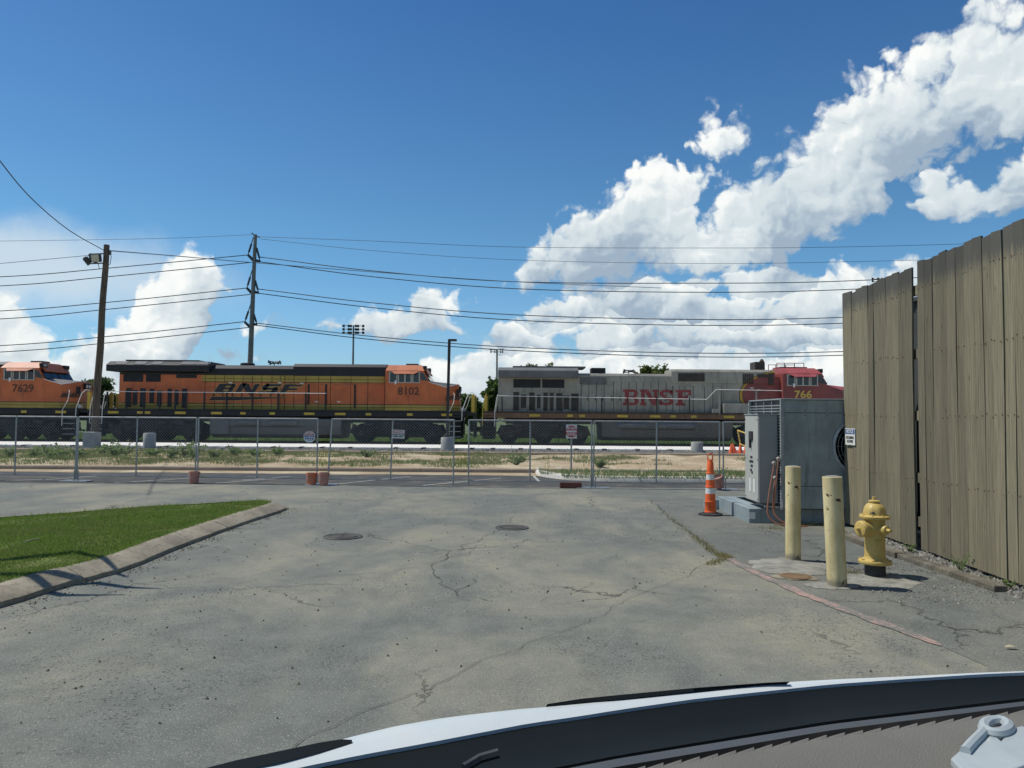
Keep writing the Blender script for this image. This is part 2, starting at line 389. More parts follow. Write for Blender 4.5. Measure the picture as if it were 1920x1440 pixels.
def asphalt(name, lo=(0.104,0.112,0.098), hi=(0.154,0.163,0.143), dust=0.80, pit=0.8):
    m, t, p = newmat(name); c = coords(t)
    big = t.noise(c, 0.16, 5, 0.6); mid = t.noise(t.scalevec(c, (1.0,0.6,1)), 0.55, 6, 0.62, 0.6); med = t.noise(c, 2.6, 6, 0.65)
    base = t.mix(t.ss(med, 0.25, 0.75), lo, hi)
    dustm = t.math('MULTIPLY', t.ss(t.math('ADD', t.math('MULTIPLY', big, 0.5), t.math('MULTIPLY', mid, 0.6)), 0.47, 0.68), dust)
    dustm = t.math('MULTIPLY', dustm, t.lin(t.noise(c, 7.0, 5, 0.7), 0.3, 0.6, 0.55, 1.0))
    col = t.mix(dustm, base, (0.285,0.262,0.185))
    # worn places where the binder has gone and dark pits show between the stones
    pits = t.math('MULTIPLY', t.ss(t.voro(c, 30.0), 0.36, 0.20), t.ss(t.noise(c, 0.45, 4, 0.6), 0.46, 0.60))
    pits = t.math('MULTIPLY', pits, t.ss(t.noise(c, 9.0, 3, 0.6), 0.40, 0.52))
    agg = t.noise(c, 95.0, 3, 0.7); agg2 = t.voro(c, 160.0, out='Color')
    sepc = t.add('ShaderNodeSeparateColor'); t.l.new(agg2, sepc.inputs[0])
    col = t.mix(t.ss(agg, 0.5, 0.8), col, t.mix(0.5, col, (0.42,0.42,0.38)))
    spk = t.noise(c, 34.0, 4, 0.75)
    col = t.mix(t.math('MULTIPLY', t.ss(spk, 0.44, 0.24), 0.75), col, (0.05,0.052,0.048))
    col = t.mix(t.math('MULTIPLY', t.ss(agg, 0.48, 0.25), 0.6), col, (0.06,0.062,0.058))
    col = t.mix(t.math('MULTIPLY', t.math('GREATER_THAN', sepc.outputs[0], 0.955), 0.4), col, (0.46,0.45,0.40))
    col = t.mix(t.math('MULTIPLY', pits, pit), col, (0.045,0.047,0.045))
    # hairline cracking
    wc = t.vmath('ADD', c, t.vmath('MULTIPLY', t.noise(c, 1.7, 5, 0.65, out='Color'), (0.9,0.9,0)))
    cr = t.voro(wc, 0.42, feature='DISTANCE_TO_EDGE')
    crm = t.math('MULTIPLY', t.ss(cr, 0.007, 0.002), t.ss(t.noise(c, 0.33, 3, 0.5), 0.48, 0.60))
    col = t.mix(t.math('MULTIPLY', crm, 0.75), col, (0.04,0.04,0.036))
    oil = t.ss(t.noise(t.scalevec(c, (1.0,0.35,1)), 0.8, 4, 0.5, 0.4), 0.60, 0.74)
    col = t.mix(t.math('MULTIPLY', oil, 0.16), col, (0.07,0.073,0.068))
    h = t.math('SUBTRACT', t.math('ADD', agg, t.math('MULTIPLY', t.voro(c, 70.0), 0.5)), t.math('ADD', t.math('MULTIPLY', crm, 2.0), pits))
    finish(t, p, col, t.lin(med, 0.3, 0.7, 0.82, 0.96), 0.0, h, 0.55, 0.006)
    p.inputs['Specular IOR Level'].default_value = 0.25
    return m
def ground_mix(ca, cb, scale, cc=None, fine=40.0, lo=0.42, hi=0.6, rough=0.95, bstr=0.5, bdist=0.03):
    def f(name):
        m, t, p = newmat(name); c = coords(t)
        n = t.noise(c, scale, 6, 0.65); g = t.noise(c, fine, 4, 0.7)
        col = t.mix(t.ss(n, lo, hi), ca, cb)
        if cc: col = t.mix(t.ss(t.noise(c, scale*2.3, 5, 0.6), 0.5, 0.66), col, cc)
        col = t.mix(t.ss(g, 0.35, 0.75), t.mix(0.5, col, tuple(x*0.5 for x in ca)), col)
        finish(t, p, col, rough, 0, g, bstr, bdist)
        return m
    return f
def gravel(name):
    m, t, p = newmat(name); c = coords(t)
    v = t.voro(c, 11.0); vc = t.voro(c, 11.0, out='Color')
    s = t.add('ShaderNodeSeparateColor'); t.l.new(vc, s.inputs[0])
    col = t.mix(s.outputs[0], (0.20,0.185,0.15), (0.52,0.49,0.42))
    col = t.mix(t.ss(v, 0.4, 0.7), col, (0.07,0.06,0.05))
    finish(t, p, col, 0.95, 0, t.math('SUBTRACT', 1.0, v), 1.0, 0.06)
    return m
def concrete(col=(0.42,0.40,0.35), scale=2.0, var=0.3, stain=(0.16,0.14,0.11), amt=0.5):
    def f(name):
        m, t, p = newmat(name); c = coords(t)
        n1 = t.noise(c, scale, 6, 0.65); n2 = t.noise(c, scale*9, 5, 0.7); g = t.noise(c, 140, 2, 0.6)
        cc = t.mix(t.ss(n1, 0.3, 0.7), tuple(x*(1-var) for x in col), tuple(x*(1+var*0.5) for x in col))
        cc = t.mix(t.math('MULTIPLY', t.ss(n2, 0.5, 0.72), amt), cc, stain)
        cc = t.mix(t.math('MULTIPLY', t.ss(g, 0.55, 0.7), 0.35), cc, tuple(x*0.45 for x in col))
        finish(t, p, cc, 0.92, 0, t.math('ADD', n2, t.math('MULTIPLY', g, 0.4)), 0.45, 0.01)
        return m
    return f
def wood_planks(name):
    m, t, p = newmat(name); c = coords(t, 'Object'); oi = t.add('ShaderNodeObjectInfo')
    cv = t.vmath('ADD', c, t.vmath('MULTIPLY', oi.outputs['Location'], (0,7.3,0)))
    s = t.add('ShaderNodeSeparateXYZ'); t.l.new(c, s.inputs[0])
    gr = t.noise(t.scalevec(cv, (1.0,26.0,0.55)), 2.2, 7, 0.7, 0.5)
    gr2 = t.noise(t.scalevec(cv, (1.0,5.0,0.9)), 1.6, 5, 0.6)
    col = t.mix(t.ss(gr, 0.3, 0.72), (0.116,0.099,0.059), (0.240,0.210,0.129))
    col = t.mix(t.math('MULTIPLY', t.ss(gr2, 0.52, 0.75), 0.5), col, (0.125,0.115,0.08))
    kn = t.voro(t.scalevec(cv, (1.0,4.2,1.1)), 1.6)
    col = t.mix(t.math('MULTIPLY', t.ss(kn, 0.10, 0.04), 0.75), col, (0.05,0.038,0.025))
    drip = t.noise(t.scalevec(cv, (1.0,38.0,0.8)), 1.6, 3, 0.6)
    for zr in (1.05, 1.95, 2.85, 3.78):
        below = t.math('MULTIPLY', t.ss(s.outputs[2], zr-0.55, zr-0.02), t.math('LESS_THAN', s.outputs[2], zr))
        col = t.mix(t.math('MULTIPLY', t.math('MULTIPLY', below, t.ss(drip, 0.56, 0.70)), 0.6), col, (0.075,0.058,0.038))
    # weathered, grey-black saw-cut tops
    tn = t.noise(t.scalevec(cv, (1,9.0,0.8)), 2.0, 4, 0.6)
    topm = t.math('MULTIPLY', t.ss(t.math('ADD', s.outputs[2], t.math('MULTIPLY', tn, 0.55)), 3.98, 4.22), 0.85)
    col = t.mix(topm, col, (0.062,0.062,0.055))
    hue = t.add('ShaderNodeHueSaturation'); t.l.new(col, hue.inputs['Color'])
    t.l.new(t.lin(oi.outputs['Random'], 0, 1, 0.68, 1.22), hue.inputs['Value'])
    hue.inputs['Saturation'].default_value = 0.94
    finish(t, p, hue.outputs[0], 0.88, 0, gr, 0.35, 0.006)
    return m
def bark(name):
    m, t, p = newmat(name); c = coords(t)
    gr = t.noise(t.scalevec(c, (14,14,0.9)), 1.5, 6, 0.7)
    col = t.mix(t.ss(gr, 0.3, 0.7), (0.055,0.042,0.030), (0.17,0.135,0.10))
    finish(t, p, col, 0.9, 0, gr, 0.6, 0.02); return m
def leafmat(ca, cb, trans=0.3):
    def f(name):
        m, t, p = newmat(name); c = coords(t)
        geo = t.add('ShaderNodeNewGeometry')
        n = t.noise(c, 0.9, 3, 0.6)
        col = t.mix(t.math('ADD', t.math('MULTIPLY', n, 0.5), t.math('MULTIPLY', geo.outputs['Random Per Island'], 0.5)), ca, cb)
        finish(t, p, col, 0.6)
        tr = t.add('ShaderNodeBsdfTranslucent'); t.l.new(col, tr.inputs[0])
        mx = t.add('ShaderNodeMixShader'); mx.inputs[0].default_value = trans
        t.l.new(p.outputs[0], mx.inputs[1]); t.l.new(tr.outputs[0], mx.inputs[2])
        t.l.new(mx.outputs[0], t.n['Material Output'].inputs[0]); return m
    return f
def glassy(col=(0.02,0.025,0.03), rough=0.06):
    def f(name):
        m, t, p = newmat(name); finish(t, p, col, rough); p.inputs['Specular IOR Level'].default_value = 0.7; return m
    return f
def retro(col, rough=0.35):
    return paint(col, rough, var=0.12, dirtamt=0.3, scale=8, dirt=(0.2,0.17,0.13))
def pinkline(name):
    """worn kerb-line paint: only flecks of it are left on the asphalt"""
    m, t, p = newmat(name); c = coords(t)
    n = t.noise(c, 22, 5, 0.7); b = t.noise(c, 1.4, 4, 0.6); agg = t.noise(c, 95, 3, 0.7)
    wear = t.ss(t.math('ADD', t.math('MULTIPLY', n, 0.6), t.math('MULTIPLY', b, 0.5)), 0.60, 0.46)
    col = t.mix(t.math('MULTIPLY', wear, 0.85), (0.145,0.150,0.130), (0.40,0.245,0.205))
    col = t.mix(t.math('MULTIPLY', t.ss(agg, 0.48, 0.25), 0.55), col, (0.09,0.08,0.075))
    finish(t, p, col, 0.9, 0, agg, 0.5, 0.005); return m
def whiteline(name):
    m, t, p = newmat(name); c = coords(t)
    n = t.noise(c, 16, 5, 0.7)
    finish(t, p, t.mix(t.ss(n, 0.44, 0.62), (0.50,0.50,0.46), (0.12,0.12,0.11)), 0.8); return m
def bollardpaint(name):
    m, t, p = newmat(name); c = coords(t); s = t.add('ShaderNodeSeparateXYZ'); t.l.new(c, s.inputs[0])
    n1 = t.noise(t.scalevec(c, (1,1,0.3)), 7, 6, 0.65); n2 = t.noise(c, 9, 5, 0.7); v = t.noise(c, 13, 4, 0.55, 0.6)
    col = t.mix(t.ss(n1, 0.3, 0.72), (0.50,0.41,0.20), (0.72,0.62,0.345))
    col = t.mix(t.math('MULTIPLY', t.ss(n2, 0.55, 0.75), 0.35), col, (0.22,0.17,0.08))
    chips = t.math('MULTIPLY', t.ss(v, 0.60, 0.615), t.ss(t.noise(c, 2.3, 2, 0.5), 0.52, 0.60))
    base = t.ss(t.math('ADD', s.outputs[2], t.math('MULTIPLY', n2, 0.16)), 0.20, 0.14)
    col = t.mix(t.math('MULTIPLY', base, 0.75), col, (0.17,0.155,0.12))
    col = t.mix(chips, col, (0.07,0.028,0.014))
    finish(t, p, col, 0.55, 0, t.math('SUBTRACT', n2, t.math('MULTIPLY', chips, 0.6)), 0.3, 0.006); return m
def flatblack(name):
    m, t, p = newmat(name); c = coords(t); n = t.noise(c, 5.0, 4, 0.6)
    finish(t, p, t.mix(n, (0.0045,0.0065,0.0070), (0.0085,0.0115,0.0120)), 0.6); p.inputs['Specular IOR Level'].default_value = 0.12; return m
MDEF = {
 'apron_asphalt': lambda n: asphalt(n, (0.088,0.095,0.086), (0.128,0.137,0.124), 0.35, 0.4),
 'seam': paint((0.012,0.010,0.009), 0.8, var=0.1), 'vehicle_black': flatblack,
 'cabinet_door': streaked((0.42,0.43,0.39), 0.45, (0.26,0.25,0.22), 0.35, var=0.08),  # door paler than the cabinet body: its sunlit look is put into the colour
 'asphalt': asphalt, 'gravel': gravel, 'bark': bark, 'planks': wood_planks, 'livery_orange': livery_orange, 'livery_warbonnet': livery_warbonnet,
 'pink_line': pinkline, 'white_line': whiteline, 'bollard_paint': bollardpaint,
 'new_asphalt': ground_mix((0.052,0.053,0.049), (0.080,0.078,0.070), 0.6, (0.15,0.13,0.095), 90, bstr=0.4, bdist=0.006),
 'turf': ground_mix((0.11,0.145,0.025), (0.16,0.20,0.045), 0.7, (0.20,0.19,0.07), 60),
 'field': ground_mix((0.06,0.10,0.025), (0.12,0.155,0.045), 0.15, (0.15,0.15,0.07), 6),
 'sand': ground_mix((0.46,0.34,0.20), (0.66,0.55,0.37), 0.35, (0.36,0.29,0.17), 12, bdist=0.05),
 'kerb_concrete': concrete((0.27,0.235,0.170), 1.8, 0.40, (0.085,0.07,0.048), 0.7),
 'new_concrete': concrete((0.62,0.59,0.52), 1.2, 0.15, (0.35,0.30,0.23), 0.25),
 'brown_concrete': concrete((0.33,0.26,0.185), 0.8, 0.25, (0.16,0.12,0.08), 0.4),
 'grey_concrete': concrete((0.36,0.36,0.335), 3.0, 0.18, (0.2,0.19,0.17), 0.3),
 'white_concrete': concrete((0.78,0.75,0.68), 1.0, 0.10, (0.45,0.40,0.32), 0.25),
 'rubble': concrete((0.25,0.243,0.205), 4.0, 0.4, (0.16,0.15,0.12), 0.6),
 'crack': paint((0.050,0.049,0.042), 0.95, var=0.3), 'stone': ground_mix((0.14,0.13,0.11), (0.36,0.34,0.29), 6.0, None, 30),
 'debris': ground_mix((0.06,0.05,0.035), (0.22,0.19,0.13), 9.0, None, 30),
 'black_paint': streaked((0.009,0.010,0.012), 0.6, (0.028,0.026,0.024), 0.6), 'roof_grey': paint((0.10,0.10,0.105), 0.5),
 'undercarriage': paint((0.030,0.028,0.027), 0.75, scale=2.0, dirt=(0.085,0.070,0.055), dirtamt=0.6),
 'brown_under': paint((0.055,0.043,0.034), 0.8, scale=2.0, dirt=(0.12,0.095,0.07), dirtamt=0.6),
 'tank_grey': streaked((0.125,0.125,0.12), 0.6, (0.05,0.045,0.04), 0.5), 'tank_brown': streaked((0.12,0.105,0.085), 0.7, (0.05,0.04,0.03), 0.6),
 'dark_grille': paint((0.012,0.014,0.018), 0.6, var=0.3), 'brown_grille': paint((0.045,0.035,0.027), 0.7, var=0.3),
 'orange_roof': paint((0.50,0.175,0.075), 0.4, scale=1.5), 'red_roof': paint((0.34,0.075,0.070), 0.45, scale=1.5), 'nose_grey': paint((0.10,0.095,0.095), 0.6),
 'loco_yellow': paint((0.52,0.36,0.04), 0.5), 'loco_white': paint((0.75,0.73,0.68), 0.4, var=0.1, dirtamt=0.25),
 'number_dark': paint((0.10,0.035,0.018), 0.6, var=0.1), 'letter_black': paint((0.02,0.018,0.018), 0.5, var=0.1), 'letter_gold': paint((0.50,0.32,0.09), 0.5, var=0.1),
 'letter_red': paint((0.25,0.035,0.035), 0.6, var=0.25, scale=2, dirt=(0.3,0.25,0.22), dirtamt=0.3), 'number_yellow': paint((0.62,0.42,0.08), 0.5, var=0.1),
 'warbonnet_grey': streaked((0.28,0.268,0.225), 0.55, (0.09,0.075,0.055), 0.6), 'wing_grey': streaked((0.13,0.13,0.125), 0.6, (0.06,0.055,0.045), 0.5), 'warbonnet_sill': streaked((0.17,0.095,0.05), 0.7, (0.05,0.04,0.03), 0.7),
 'cab_glass': glassy((0.012,0.016,0.020)), 'window_frame': paint((0.45,0.42,0.37), 0.4, metal=0.3, var=0.1), 'steel_rail': paint((0.10,0.065,0.045), 0.5, metal=0.4),
 'galvanised': paint((0.36,0.37,0.36), 0.45, metal=0.55, var=0.2, scale=6, dirtamt=0.15), 'wire': paint((0.40,0.41,0.40), 0.5, metal=0.3, var=0.1, dirtamt=0.0),
 'pole_steel': streaked((0.20,0.19,0.17), 0.6, (0.10,0.09,0.08), 0.5), 'dark_bronze': paint((0.028,0.026,0.026), 0.45, var=0.1), 'insulator': paint((0.05,0.055,0.065), 0.4),
 'lamp_body': paint((0.05,0.05,0.05), 0.5), 'lamp_lens': paint((0.62,0.60,0.48), 0.25, var=0.1), 'cable': paint((0.025,0.025,0.028), 0.6, var=0.1),
 'silver_cable': paint((0.35,0.36,0.38), 0.4, metal=0.4, var=0.1),
 'cone_orange': paint((0.80,0.125,0.022), 0.5, var=0.15, scale=8, dirt=(0.30,0.10,0.05), dirtamt=0.5), 'cone_white': retro((0.66,0.66,0.63)), 'rubber': paint((0.022,0.022,0.023), 0.8, var=0.3, dirt=(0.10,0.09,0.075), dirtamt=0.4),
 'hydrant_yellow': paint((0.52,0.375,0.110), 0.42, var=0.14, scale=6, dirt=(0.20,0.13,0.045), dirtamt=0.55, bump=0.35), 'hydrant_black': paint((0.022,0.023,0.025), 0.6, dirt=(0.12,0.105,0.08), dirtamt=0.4),
 'bucket_pink': paint((0.55,0.24,0.18), 0.55, var=0.2, scale=5, dirt=(0.40,0.30,0.24), dirtamt=0.6), 'bucket_orange': paint((0.62,0.20,0.10), 0.55, var=0.2, scale=5, dirt=(0.40,0.28,0.22), dirtamt=0.5), 'bucket_inside': paint((0.30,0.17,0.12), 0.8),
 'sign_white': retro((0.74,0.74,0.70)), 'sign_red': paint((0.44,0.030,0.030), 0.4, var=0.1, dirtamt=0.15), 'sign_blue': paint((0.04,0.11,0.30), 0.45, var=0.1, dirtamt=0.15), 'sign_black': paint((0.025,0.025,0.03), 0.5, var=0.1, dirtamt=0.1),
 'sign_cyan': paint((0.16,0.36,0.46), 0.45, var=0.1, dirtamt=0.15),
 'unit_panel': streaked((0.285,0.330,0.320), 0.28, (0.10,0.12,0.12), 0.7, var=0.3), 'unit_box': streaked((0.30,0.31,0.29), 0.45, (0.20,0.20,0.18), 0.4, var=0.1), 'coil': paint((0.07,0.075,0.075), 0.5, metal=0.4), 'unit_frame': paint((0.34,0.37,0.37), 0.45, metal=0.3),  # unit_panel: strong mottling and dark streaks imitate a reflection, painted into the colour
 'skid': streaked((0.25,0.30,0.31), 0.5, (0.15,0.16,0.15), 0.6), 'copper': paint((0.48,0.21,0.12), 0.4, metal=0.7, dirt=(0.16,0.08,0.05)), 'copper_cap': paint((0.55,0.52,0.46), 0.4, metal=0.5),
 'manhole': paint((0.090,0.084,0.075), 0.75, metal=0.2, dirt=(0.18,0.155,0.11), dirtamt=0.6, scale=6), 'rust_lid': paint((0.17,0.105,0.05), 0.85, dirt=(0.07,0.05,0.03)), 'timber': ground_mix((0.10,0.085,0.06), (0.20,0.18,0.13), 1.2, (0.25,0.24,0.20), 30),
 'brick_red': paint((0.17,0.055,0.035), 0.85, dirt=(0.25,0.18,0.13)), 'rail_yellow': paint((0.72,0.50,0.10), 0.45, var=0.1),
 'grass_blade': leafmat((0.105,0.175,0.022), (0.220,0.310,0.065), 0.5), 'dry_grass': leafmat((0.17,0.165,0.055), (0.36,0.31,0.15), 0.45), 'weed_leaf': leafmat((0.095,0.160,0.032), (0.21,0.285,0.095), 0.5),
 'tree_leaf': leafmat((0.040,0.085,0.020), (0.120,0.185,0.045), 0.45), 'tree_leaf_light': leafmat((0.07,0.11,0.02), (0.18,0.21,0.05), 0.45),
 'straw': paint((0.42,0.36,0.20), 0.8), 'truck_white': paint((0.54,0.575,0.56), 0.3, var=0.05, dirt=(0.55,0.53,0.48), dirtamt=0.35), 'cowl_black': paint((0.011,0.014,0.015), 0.55, var=0.2, dirt=(0.06,0.062,0.06), dirtamt=0.4),
 'dash_grey': paint((0.135,0.127,0.108), 0.8, var=0.1, scale=4, dirt=(0.15,0.14,0.12), dirtamt=0.3, bump=0.5, fine=350), 'dash_strip': paint((0.055,0.062,0.068), 0.7, var=0.1), 'vent_black': paint((0.010,0.010,0.011), 0.7, var=0.1), 'acrylic_white': paint((0.36,0.40,0.40), 0.3, var=0.08, dirtamt=0.15),
 'dark_wall': paint((0.045,0.050,0.048), 0.8, scale=1.0), 'tyre': paint((0.02,0.02,0.02), 0.85),
}
# ================================================================ SETTING
def sheet(name, x0, x1, y0, y1, z, mat, nx=1, ny=1, zf=None):
    m = MB()
    vs = [(x0+(x1-x0)*i/nx, y0+(y1-y0)*j/ny, 0) for j in range(ny+1) for i in range(nx+1)]
    vs = [(x, y, z + (zf(x, y) if zf else 0)) for (x, y, _) in vs]
    fs = [(j*(nx+1)+i, j*(nx+1)+i+1, (j+1)*(nx+1)+i+1, (j+1)*(nx+1)+i) for j in range(ny) for i in range(nx)]
    m.add(vs, fs); return struct(m.build(name, mat, smooth=nx > 1))
def nz(x, y, s, o=0.0): return mnoise.fractal(Vector((x*s+o, y*s-o, o)), 1.0, 2.0, 4)
sheet('ground', -900, 900, -200, 1600, -0.06, 'field')
sheet('asphalt_lot', -45, 45, -14, 20.75, 0.0, 'asphalt')
sheet('new_pavement', -45, 45, 20.75, 25.45, -0.006, 'new_asphalt')
# sandy verge rising to the gravel
def sandz(x, y):
    e = min(1.0, max(0.0, (y-25.6)/1.2))
    return 0.10*e + 0.07*e*nz(x, y, 0.30, 3.1) + 0.05*e*nz(x, y, 1.1, 9.0)
sheet('sand_verge', -48, 48, 25.58, 34.7, 0.08, 'sand', 190, 40, sandz)
sheet('gravel_strip', -48, 48, 34.8, 37.2, 0.17, 'gravel', 150, 10, lambda x, y: 0.02*nz(x, y, 0.8) + 0.085*(y-34.8)/2.4)
sheet('track_bed', -60, 60, 41.4, 49.5, 0.10, 'gravel', 120, 10, lambda x, y: 0.025*nz(x, y, 0.9) + (0.02 if 44 < y < 49 else 0))
# kerbs of the new lot: straight concrete runs cast in lengths with open joints
def kerb_run(name, x0, x1, y, w, z0, h, step, mat):
    root = bpy.data.objects.new(name, None); COL.objects.link(root); root.location = (0, y, z0); struct(root)
    me = None; x = x0
    while x < x1 - 0.01:
        L = min(step, x1-x)
        m = MB().prism([(0,0),(w,0),(w,h),(0.035,h),(0.0,h-0.035)], 'x', 0.006, L-0.006)
        if L == step and me is not None: o = share('kerb_length', me, root)
        else:
            o = m.build('kerb_length', mat, root)
            if L == step: me = o.data
        o.location = (x, 0, 0); x += L
    return root
kerb_run('lot_kerb', -45, 45, 25.44, 0.16, -0.05, 0.21, 3.0, 'brown_concrete')
kerb_run('verge_kerb', -45, 45, 34.68, 0.14, 0.05, 0.23, 3.0, 'brown_concrete')
# sand washed over the pavement edge in front of the lot kerb
m = MB(); pts = []
for i in range(181):
    x = -45 + 0.5*i; pts.append((x, 25.42, 0.012, 24.75 - 0.28*nz(x, 2.0, 0.30, 5.0) - 0.15*nz(x, 1.0, 1.3, 2.0)))
vs = []
for (x, y, z, yf) in pts: vs += [(x, yf, -0.002), (x, (yf+y)/2, 0.012), (x, y, 0.03)]
m.add(vs, [(3*i+k, 3*i+3+k, 3*i+4+k, 3*i+1+k) for i in range(180) for k in (0,1)])
struct(m.build('sand_wash', 'sand', smooth=True))
# parking stall lines on the new pavement
for (pa, pb) in [((10,901),(78,899)),((87,899),(200,891)),((215,905),(360,896)),((400,906),(520,897)),((455,900),(545,893)),((625,908),(770,893)),((792,910),(940,896)),((1010,902),(1000,890))]:
    a, b = on(*pa, 0.0), on(*pb, 0.0); a.z = b.z = 0
    a.y = min(max(a.y, 21.0), 24.5); b.y = min(b.y, 24.6)
    d = (b-a).normalized(); n = Vector((-d.y, d.x, 0))*0.04
    m = MB().add([(a-n)+Vector((0,0,-0.002)), (b-n)+Vector((0,0,-0.002)), (b+n)+Vector((0,0,-0.002)), (a+n)+Vector((0,0,-0.002))], [(0,1,2,3)])
    struct(m.build('stall_line', 'white_line'))
# concrete track-side platform edge with drain slots
plat = bpy.data.objects.new('platform_edge', None); COL.objects.link(plat); plat.location = (0, 37.2, 0.2); struct(plat)
me = None
for i in range(-12, 13):
    o = share('edge_block', me, plat) if me else MB().box(0.008, 3.652, 0, 4.15, -0.15, 0.135).build('edge_block', 'white_concrete', plat, bevel=0.015)
    me = o.data; o.location = (i*3.66, 0, 0)
sl = MB().box(-0.11, 0.11, -0.006, 0.55, 0.03, 0.139).build('drain_slot', 'dark_grille', plat)
random.seed(5); x = -42.0; first = True
while x < 42:
    o = sl if first else share('drain_slot', sl.data, plat); first = False
    o.location = (x, 0, 0); x += random.choice((1.0, 1.35, 1.6, 2.2))
# rails
for y in (45.55, 46.99):
    m = MB().prism([(-0.07,0),(0.07,0),(0.07,0.02),(0.012,0.03),(0.012,0.12),(0.036,0.13),(0.036,0.165),(-0.036,0.165),(-0.036,0.13),(-0.012,0.12),(-0.012,0.03),(-0.07,0.02)], 'x', -60, 60)
    struct(m.build('rail', 'steel_rail', loc=(0, y, 0.125)))
# stones lying loose on the gravel strip
def stones(name, n, xr, yr, zf, smin, smax, mat, dens=None, seed=1):
    random.seed(seed); m = MB(); k = 0
    while k < n:
        x, y = random.uniform(*xr), random.uniform(*yr)
        if dens and random.random() > dens(x, y): k += 0.02; continue
        r = random.uniform(smin, smax); z = zf(x, y)
        a = random.uniform(0, 6.28)
        vs = []
        for q in range(5):
            t = a + q*1.257; vs.append((x + r*math.cos(t)*random.uniform(.7,1.2), y + r*math.sin(t)*random.uniform(.7,1.2), z - r*0.2))
        vs.append((x + r*random.uniform(-.3,.3), y + r*random.uniform(-.3,.3), z + r*random.uniform(.4,.9)))
        m.add(vs, [(q, (q+1) % 5, 5) for q in range(5)]); k += 1
    return m.build(name, mat, kind='stuff')
o = stones('gravel_stones', 8000, (-30, 30), (34.85, 37.1), lambda x, y: 0.18 + 0.085*(y-34.8)/2.4, 0.04, 0.11, 'stone', seed=3)
tag(o, 'pale broken stone gravel along the front of the platform edge', 'gravel')
o = stones('ballast_stones', 5000, (-34, 34), (41.5, 45.2), lambda x, y: 0.12, 0.04, 0.10, 'stone', seed=4)
tag(o, 'grey ballast stones beside the rails under the locomotives', 'ballast')

# ---------------------------------------------------------------- lawn island with its kerb on the left
KOUT = [Vector((-16,4.3,0)), Vector((-9,5.2,0)), on(-260,1195), on(-120,1168), on(0,1140), on(110,1105), on(230,1072), on(340,1028), on(450,986), on(505,968), on(535,957)]
KOUT += [Vector((-4.66,15.72,0)), Vector((-5.15,15.95,0)), Vector((-5.9,15.55,0)), Vector((-7.3,14.50,0)), Vector((-8.7,13.15,0)), Vector((-12,11.1,0)), Vector((-18,9,0))]
for p in KOUT: p.z = 0
def resample(pts, step):
    out = [pts[0].copy()]; acc = 0
    fine = []
    for i in range(len(pts)-1):
        p0, p1, p2, p3 = pts[max(i-1,0)], pts[i], pts[i+1], pts[min(i+2,len(pts)-1)]
        for k in range(20):
            t = k/20; fine.append(0.5*((2*p1) + (p2-p0)*t + (2*p0-5*p1+4*p2-p3)*t*t + (3*p1-p0-3*p2+p3)*t**3))
    fine.append(pts[-1].copy())
    for a, b in zip(fine, fine[1:]):
        acc += (b-a).length
        if acc >= step: out.append(b.copy()); acc = 0
    return out
KP = resample(KOUT, 0.15)
def left(i, pts):
    d = (pts[min(i+1,len(pts)-1)] - pts[max(i-1,0)]).normalized(); return Vector((-d.y, d.x, 0))
kroot = bpy.data.objects.new('lawn_kerb', None); COL.objects.link(kroot); struct(kroot)
i = 0; random.seed(11)
while i < len(KP)-1:
    n = min(random.choice((16, 18, 20)), len(KP)-1-i)
    if len(KP)-1-i-n < 6: n = len(KP)-1-i
    m = MB(); vs = []; sh = random.uniform(-0.012, 0.012); tl = random.uniform(-0.010, 0.010)
    for j in range(n+1):
        q = i+j; p = KP[q]; nl = left(q, KP)
        dd = (KP[min(q+1,len(KP)-1)] - KP[max(q-1,0)]).normalized()
        if j == 0: p = p + dd*0.012
        if j == n: p = p - dd*0.012
        w = 0.014*nz(p.x, p.y, 2.2) + 0.008*nz(p.x, p.y, 7.0)
        for (o_, z_) in ((0.0,-0.05),(0.006+w,0.055),(0.025+w,0.068),(0.205+w,0.140),(0.235,0.151),(0.33,0.155),(0.36,-0.05)):
            r = p + nl*(o_+sh); vs.append((r.x, r.y, z_ + (tl if z_ > 0.05 else 0) + w*0.5))
    c = 7
    fs = [(j*c+k, j*c+k+1, (j+1)*c+k+1, (j+1)*c+k) for j in range(n) for k in range(c-1)]
    fs += [tuple(range(c)), tuple(n*c+k for k in range(c))[::-1]]
    m.add(vs, fs).build('kerb_length', 'kerb_concrete', kroot, smooth=True); i += n
LIN = [KP[i] + left(i, KP)*0.34 for i in range(len(KP))]
